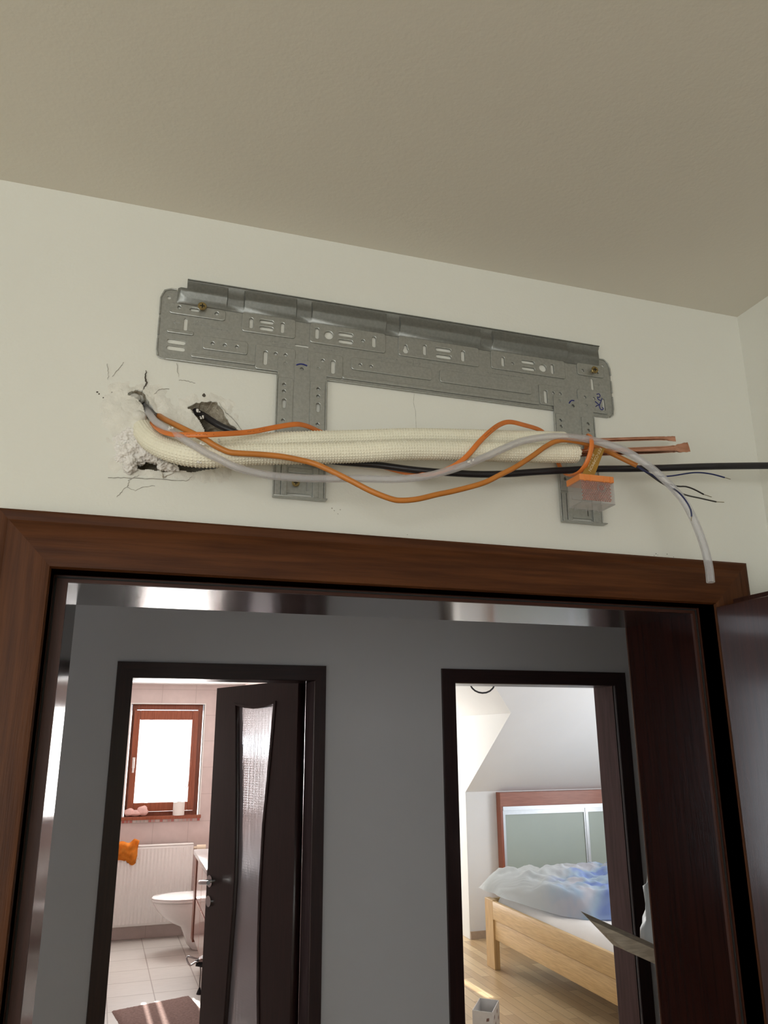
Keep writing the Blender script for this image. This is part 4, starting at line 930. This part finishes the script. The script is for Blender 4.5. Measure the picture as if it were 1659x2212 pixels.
def printed(P, t0, t1, off, m, parent, w=.0004):
    pts = spline([tuple(p) for p in P], .002); bm = bmesh.new(); n = len(pts); i = int(t0*n); random.seed(int(t0*1000))
    while i < int(t1*n)-2:
        a, b2 = pts[i], pts[i+1]; T = (b2-a).normalized(); side = T.cross(Vector((0, 1, 0))).normalized()
        q = a+off; k = random.uniform(.3, .8)
        sweep(bm, [q-side*w, q+T*.0013+side*w*random.choice((-1, 1))], .00028, n=5, step=.01)
        i += random.choice((1, 1, 2, 1, 4)) 
    return obj('printed_legend', bm, m, parent)
dpr = mat('dark_print', (.10, .035, .01), .6)
printed(PA, .13, .18, Vector((0, -.0018, 0)), dpr, oa); printed(PA, .215, .245, Vector((0, -.0018, 0)), dpr, oa); printed(PA, .60, .64, Vector((0, -.0018, 0)), dpr, oa); adopt(oa)
# ochre round cable with stripped wires
ob = thing('ochre_round_cable', 'ochre orange round cable sagging in a wide bow in front of the wall', 'cable', tuple(at(869, 1082, .87)))
PB = pp([(335, 893, .99), (345, 899, .965), (360, 908, .935), (392, 924, .908), (427, 941, .895), (445, 950, .888), (465, 963, .885), (493, 976, .883), (515, 979, .883), (551, 981, .883), (590, 984, .883), (625, 989, .882), (674, 1000, .880), (706, 1013, .874), (755, 1037, .866), (804, 1062, .860), (846, 1078, .858), (869, 1081, .858), (902, 1078, .858), (945, 1068, .860), (983, 1060, .862), (1042, 1044, .864), (1080, 1026, .866), (1115, 1008, .868), (1150, 985, .870), (1178, 965, .872), (1202, 953, .874), (1227, 951, .876), (1265, 958, .880), (1296, 969, .888), (1320, 979, .892), (1345, 991, .888), (1376, 1006, .880)])
bm = bmesh.new(); sweep(bm, PB, .0035, n=14, step=.003); obj('sheath', bm, orangeb, ob, smooth=60)
printed(PB, .30, .41, Vector((0, -.0026, .0014)), dpr, ob)
e0 = (1372, 1004, .882)
for nm, m, tipm, L_ in (('blue_wire', bluew, tinned, [e0, (1394, 1019, .878), (1422, 1028.5, .876), (1450, 1028, .874), (1499, 1021, .870), (1534, 1023.5, .868), (1565, 1031.5, .866), (1578, 1035, .865)]),
                        ('black_wire', blackw, tinned, [e0, (1400, 1022, .882), (1430, 1040, .878), (1462, 1050, .872), (1481, 1051, .870), (1499, 1057, .868), (1520, 1068, .866), (1537, 1073.5, .865)]),
                        ('grey_wire', greyw, tinned, [e0, (1404, 1026, .885), (1432, 1045, .88), (1475, 1067, .876), (1516, 1077, .873), (1547, 1084, .870), (1564, 1085, .869)]),
                        ('blue_wire', bluew, tinned, [e0, (1402, 1022, .876), (1440, 1046, .868), (1464, 1062, .820), (1481, 1081, .806), (1492, 1101, .804), (1494, 1116, .804), (1493, 1125, .804)])):
    P = pp(L_); wv = tube(nm, P[:-1], .0011, m, ob, n=8, step=.004)
    bmx = bmesh.new(); sweep(bmx, [P[-2], P[-1]], .0006, n=6, step=.004); t = obj('bare_end', bmx, tinned, wv, smooth=60); t['label'] = 'bare metal wire end'
adopt(ob)
for c in ob.children:
    for g in c.children: g.matrix_parent_inverse = Matrix.Identity(4)
# black cable
PC = pp([(402, 876, 1.0), (412, 884, .985), (440, 898, .972), (472, 918, .960), (506, 933, .954), (560, 955, .952), (640, 982, .950), (720, 996, .944), (772, 1001, .938), (820, 1005, .932), (885, 1014, .925), (950, 1020, .919), (1032, 1024.5, .916), (1100, 1023.5, .915), (1150, 1020, .915), (1227, 1015.5, .915), (1289, 1013, .914), (1359, 1012.5, .912), (1429, 1011, .908), (1534, 1007.5, .900), (1659, 1006, .888), (1720, 1006, .88)])
tag(tube('power_cable', PC, .0044, blackc, n=18, step=.004, rfun=lambda t: .0043+.0010*t), 'thick black cable leaving the smaller wall hole and running out to the right', 'cable')

# ---------------------------------------------------------------- little clear box with orange lid and tag
cbx = thing('clear_box', 'small clear plastic box with orange lid hanging on a lettered ochre strap', 'box', tuple(at(1295, 1100, .89)))
ybf, ybb = .860, .893
fl_, fr_ = at(1257, 1085, ybf), at(1329, 1085, ybf)
X0, X1 = fl_.x, fr_.x; ZT_ = at(1290, 1040, ybf).z; ZB_ = at(1290, 1087, ybf).z
def shell(bm, x0, x1, y0, y1, z0, z1, t):
    for b in ((x0, x1, y0, y0+t, z0, z1), (x0, x1, y1-t, y1, z0, z1), (x0, x0+t, y0+t, y1-t, z0, z1), (x1-t, x1, y0+t, y1-t, z0, z1), (x0, x1, y0, y1, z0, z0+t)): box(bm, *b)
bm = bmesh.new(); shell(bm, X0, X1, ybf, ybb, ZB_, ZT_+.002, .0012)
for fx, fy in ((.12, .8), (.5, .85), (.85, .75), (.85, .85)): sweep(bm, [(X0+(X1-X0)*fx, ybf+(ybb-ybf)*fy, ZB_), (X0+(X1-X0)*fx, ybf+(ybb-ybf)*fy, ZB_-.0028)], .002, n=10, step=.002, seed_axis=(1, 0, 0))
obj('clear_body', bm, clearp, cbx)
bm = bmesh.new(); lz1 = at(1290, 1026.5, ybf).z; o_ = .0009
box(bm, X0-o_, X1+o_, ybf-o_, ybb+o_, ZT_, lz1, bev=.0012)
for k in (.13, .30, .70, .90): box(bm, X0+(X1-X0)*k-.0008, X0+(X1-X0)*k+.0008, ybf-o_-.0008, ybf, ZT_-.0008, lz1-.001)
obj('lid', bm, orangep, cbx)
# latticed insert behind the front face
bm = bmesh.new(); nx, nz_ = 13, 11
lx0, lx1, lz0, lz1_ = X0+.004, X1-.003, ZB_+.004, ZT_
for i in range(nx):
    for j in range(nz_):
        x = lx0+(lx1-lx0)*(i+.5*(j % 2))/nx; z = lz0+(lz1_-lz0)*(j+.5)/nz_
        if x < lx1: box(bm, x-.0011, x+.0009, ybf+.0016, ybf+.0030, z-.0010, z+.0007)
redi = mat('red_brown_insert', (.50, .13, .08), .5, var=.3, vscale=200); obj('latticed_insert', bm, redi, cbx)
bm = bmesh.new(); cr_ = Vector((X0+(X1-X0)*.62, ybf-.0008, ZT_-.0085))
sweep(bm, [cr_+Vector((math.cos(a)*.0058, 0, math.sin(a)*.0052)) for a in [2*math.pi*k/16 for k in range(17)]], .0012, n=8, step=.001); obj('round_boss', bm, clearp, cbx, smooth=60)
bm = bmesh.new(); sweep(bm, [cr_+Vector((0, .003, 0)), cr_+Vector((0, .004, 0))], .0036, n=16, step=.01, seed_axis=(1, 0, 0)); obj('red_disc', bm, mat('dark_red', (.35, .02, .015), .5, var=.3), cbx)
# strap (flat ribbon) from the bundle to the lid
s_t0, s_t1 = at(1291, 978, .876), at(1308, 978, .884); s_b0, s_b1 = at(1256, 1027, .876), at(1284, 1028, .876)
s_t0 = at(1286, 968, .876); s_t1 = at(1307, 968, .876)
bm = bmesh.new(); th = Vector((0, .0012, 0))
hexa(bm, [s_b0, s_b1, s_b1+th, s_b0+th, s_t0, s_t1, s_t1+th, s_t0+th]); obj('strap', bm, tagm, cbx)
dirv = (s_b0-s_t0).normalized()
for body, u, v in (('KEY-COMMON', 1296, 966), ('PLE-NIC', 1279, 978)):
    p = at(u, v, .8755); me = text_mesh(body, .0062, .0001)
    ex = Vector((dirv.x, 0, dirv.z)).normalized(); ez = Vector((-ex.z, 0, ex.x)); 
    if ez.x < 0: ez = ez
    for vv in me.vertices: c = vv.co.copy(); vv.co = Vector((p.x, p.y, p.z))+ex*c.x+ez*c.y+Vector((0, -c.z, 0))
    link('lettering', me, letter, cbx)
adopt(cbx)

# ---------------------------------------------------------------- damaged plaster round the hole
def inpoly(x, z, P):
    c = False; n = len(P)
    for i in range(n):
        x0, z0 = P[i]; x1, z1 = P[(i+1) % n]
        if (z0 > z) != (z1 > z) and x < (x1-x0)*(z-z0)/(z1-z0)+x0: c = not c
    return c
def pdist(x, z, P):
    m = 9
    for (a, b) in P[::2]: m = min(m, (a-x)**2+(b-z)**2)
    return math.sqrt(m)
bm = bmesh.new(); p0 = c3(60, 60, YW); p1 = c3(1330, 1090, YW)
NX, NZ = 150, 130; G = {}
cc = c3(420, 600, YW); c2_ = c3(1050, 460, YW)
for i in range(NX+1):
    for j in range(NZ+1):
        x = p0.x+(p1.x-p0.x)*i/NX; z = p1.z+(p0.z-p1.z)*j/NZ
        d1_ = pdist(x, z, H1); d2_ = pdist(x, z, H2); d = min(d1_, d2_+.012)
        rr = math.hypot((x-cc.x)/.115, (z-cc.z)/.085); 
        amp = max(0, 1-max(0, d-.004)/.042); edge = min((x-p0.x), (p1.x-x), (z-p1.z), (p0.z-z))
        amp *= min(1, edge/.02)
        nz_v = noise.noise(Vector((x*60, z*60, 0)))*.9+noise.noise(Vector((x*150, z*150, 3)))*.5+noise.turbulence(Vector((x*90, z*90, 5)), 3, False)*.5
        h = -.0012+amp*(.0026+.0022*nz_v)
        left = max(0, 1-math.hypot((x-c3(370, 430, YW).x)/.036, (z-c3(370, 430, YW).z)/.034)); h += left**.6*.006
        G[i, j] = bm.verts.new((x, YW-h, z))
for i in range(NX):
    for j in range(NZ):
        q = (G[i, j], G[i+1, j], G[i+1, j+1], G[i, j+1]); mx_ = sum(v.co.x for v in q)/4; mz_ = sum(v.co.z for v in q)/4
        if inpoly(mx_, mz_, H1) or inpoly(mx_, mz_, H2): continue
        if max(YW-v.co.y for v in q) < -.0006: continue
        bm.faces.new(q)
bmesh.ops.delete(bm, geom=[v for v in bm.verts if not v.link_faces], context='VERTS')
pl_ = obj('rough_plaster_patch', bm, plasterm, wf, smooth=80)
# expanding foam lumps
def blob_mesh(L_, vox=.0009, nz_amp=.0034, nf=170):
    bm = bmesh.new()
    for x, y, Y, rx, rz, ryy in L_:
        c = c3(x, y, Y); s = .26522*.000572; r = bmesh.ops.create_icosphere(bm, subdivisions=3, radius=1)
        for v in r['verts']: v.co = c+Vector((v.co.x*rx*s, v.co.y*ryy, v.co.z*rz*s))
    me = bpy.data.meshes.new('b'); bm.to_mesh(me); bm.free(); o = bpy.data.objects.new('b', me); COL.objects.link(o)
    md = o.modifiers.new('r', 'REMESH'); md.mode = 'VOXEL'; md.voxel_size = vox
    bpy.context.view_layer.update(); me2 = bpy.data.meshes.new_from_object(o.evaluated_get(bpy.context.evaluated_depsgraph_get()))
    bpy.data.objects.remove(o); bpy.data.meshes.remove(me)
    bm = bmesh.new(); bm.from_mesh(me2); bpy.data.meshes.remove(me2)
    for _ in range(2): bmesh.ops.smooth_vert(bm, verts=bm.verts[:], factor=.5, use_axis_x=True, use_axis_y=True, use_axis_z=True)
    bm.normal_update()
    for v in bm.verts:
        p = v.co*nf; v.co += v.normal*(nz_amp*(noise.noise(p)*.8+noise.noise(p*2.2)*.6-abs(noise.noise(p*1.3+Vector((4, 4, 4))))*.9))
    return bm
fm = blob_mesh([(390, 590, .966, 70, 55, .010), (330, 620, .966, 60, 60, .008), (440, 700, .963, 90, 70, .014), (360, 740, .962, 80, 70, .014), (380, 850, .960, 55, 75, .013), (300, 720, .967, 50, 60, .009), (520, 770, .963, 80, 55, .013), (590, 800, .964, 55, 45, .012), (290, 800, .968, 50, 50, .008), (440, 800, .966, 70, 60, .012), (270, 640, .968, 40, 40, .006)])
tag(obj('expanding_foam', fm, foamm, smooth=75), 'lumpy white expanding foam bulging below the pipe entry at the left', 'foam')
fm = blob_mesh([(650, 850, .957, 50, 38, .012), (700, 865, .958, 55, 34, .011), (745, 875, .960, 36, 28, .010)])
tag(obj('expanding_foam', fm, foamm, smooth=75), 'small white foam nugget wedged under the foam pipe', 'foam')
fm = blob_mesh([(860, 470, .985, 55, 75, .016), (900, 540, .985, 60, 60, .014), (840, 430, .985, 35, 40, .012)], nz_amp=.0012)
tag(obj('expanding_foam', fm, foamm, smooth=75), 'smooth pale foam filling the left side of the smaller hole', 'foam')
fm = blob_mesh([(390, 400, .967, 110, 100, .0105), (455, 460, .964, 65, 55, .011), (330, 440, .970, 80, 90, .008), (410, 300, .978, 60, 40, .010), (470, 290, .985, 40, 60, .010)], nz_amp=.0006, nf=60)
o = obj('plaster_lobe', fm, plasterm, wf, smooth=75)
# grey duct tape / pipe stub in the hole
tag(tube('grey_sleeve', pp([(309, 866, 1.01), (316, 878, .99), (322, 888, .973), (332, 900, .966)]), .0048, mat('dusty_grey_tape', (.26, .25, .25), .6, var=.4, vscale=80, bump=.5), n=14, step=.003), 'dusty grey tape wrapping at the pipe entry in the wall', 'tape')
# crumbs of plaster clinging to hose and pipe
random.seed(12)
bm = bmesh.new()
def crumbs(L_, m, k=.0013):
    for u, v, Y, n in L_:
        for _ in range(n):
            c = at(u+random.uniform(-4, 4), v+random.uniform(-3, 3), Y); r = bmesh.ops.create_icosphere(bm, subdivisions=1, radius=1); s = random.uniform(.5, 1.2)*k
            for q in r['verts']: q.co = c+Vector((q.co.x*s*random.uniform(.7, 1.4), q.co.y*s*.6, q.co.z*s*random.uniform(.6, 1.2)))
crumbs([(369, 924, .887, 5), (430, 998, .887, 7), (428, 887, .963, 10), (436, 902, .960, 5), (472, 951, .918, 6), (437, 961, .872, 3), (1015, 998, .863, 6), (1022, 993, .863, 4)], None)
tag(obj('plaster_crumbs', bm, foamm, smooth=60), 'white plaster crumbs sticking to the hose and cables', 'crumbs', kind='stuff')
# cracks and chips in the wall (parts of the wall)
def crack(P, r, m=crackm, Y=YW, jag=.0007):
    bm = bmesh.new(); pts = []
    for i in range(len(P)-1):
        a = c3(*P[i], Y); b2 = c3(*P[i+1], Y)
        for k in range(5): q = a.lerp(b2, k/5); pts.append(q+Vector((random.uniform(-jag, jag), 0, random.uniform(-jag, jag))))
    pts.append(c3(*P[-1], Y))
    sweep(bm, pts, r, n=6, step=.003, rfun=lambda t: (r*(1.15-abs(2*t-.8))*.9+.0001, .0012), flat=1); return obj('crack', bm, m, wf)
crack([(512, 78), (505, 130), (515, 185), (495, 215), (478, 245)], .0010, Y=YW-.001)
crack([(580, 265), (630, 225), (700, 228)], .0004, hairm, YW-.001); crack([(780, 155), (840, 160), (912, 182)], .0004, hairm)
crack([(240, 125), (290, 60), (330, 10)], .0004, hairm); crack([(190, 20), (205, 90), (200, 150)], .0003, hairm)
crack([(200, 948), (330, 950), (560, 960), (760, 970), (850, 975), (885, 940)], .0005, hairm, YW-.0008); crack([(455, 930), (370, 970), (360, 1030), (420, 1055)], .0005, hairm)
crack([(760, 20), (775, 130)], .0003, hairm); crack([(270, 1110), (310, 1065), (370, 1010)], .0004, hairm)
crack([(300, 295), (350, 298), (385, 290)], .0010, crackm, YW-.002); crack([(1100, 335), (1160, 420), (1230, 480), (1290, 560)], .0004, hairm, YW-.0008)
crack([(640, 900), (650, 950), (690, 930), (780, 895)], .0006, concm, YW-.001); crack([(580, 1015), (480, 1030), (420, 1060)], .0004, hairm)
bm = bmesh.new()
for k in range(26): pass
P_ = [(895, 851), (893, 870), (897, 885), (898, 905), (899, 924)]
sweep(bm, [at(u, v, YW-.0001) for u, v in P_], .0003, n=5, step=.004); obj('crack', bm, hairm, wf)
bm = bmesh.new()
def chips(L_):
    for u, v, r_ in L_:
        c = at(u, v, YW-.0003); r = bmesh.ops.create_icosphere(bm, subdivisions=2, radius=1)
        for q in r['verts']: k = 1+.4*noise.noise(q.co*2+c*50); q.co = c+Vector((q.co.x*r_*k, q.co.y*.0004, q.co.z*r_*k))
chips([(440.5, 854, .0024), (210, 847, .0011), (214, 851, .0009), (223, 859, .0008), (226, 887, .0006), (242, 848, .0009), (268, 842, .001), (459, 858, .0006)])
chips([(1417, 1196, .0007), (1413, 1200, .0005), (1421, 1199, .0004), (1441, 1197, .0006), (1455, 1203, .0005), (1380, 1203, .0005), (1371, 1199, .0004)])
obj('wall_chips', bm, crackm, wf)
bm = bmesh.new()
chips([(717, 1098, .0009), (722, 1103, .0007), (735, 1101, .0008), (730, 1110, .0006), (880, 1155, .0006)]); obj('wall_scuffs', bm, hairm, wf)
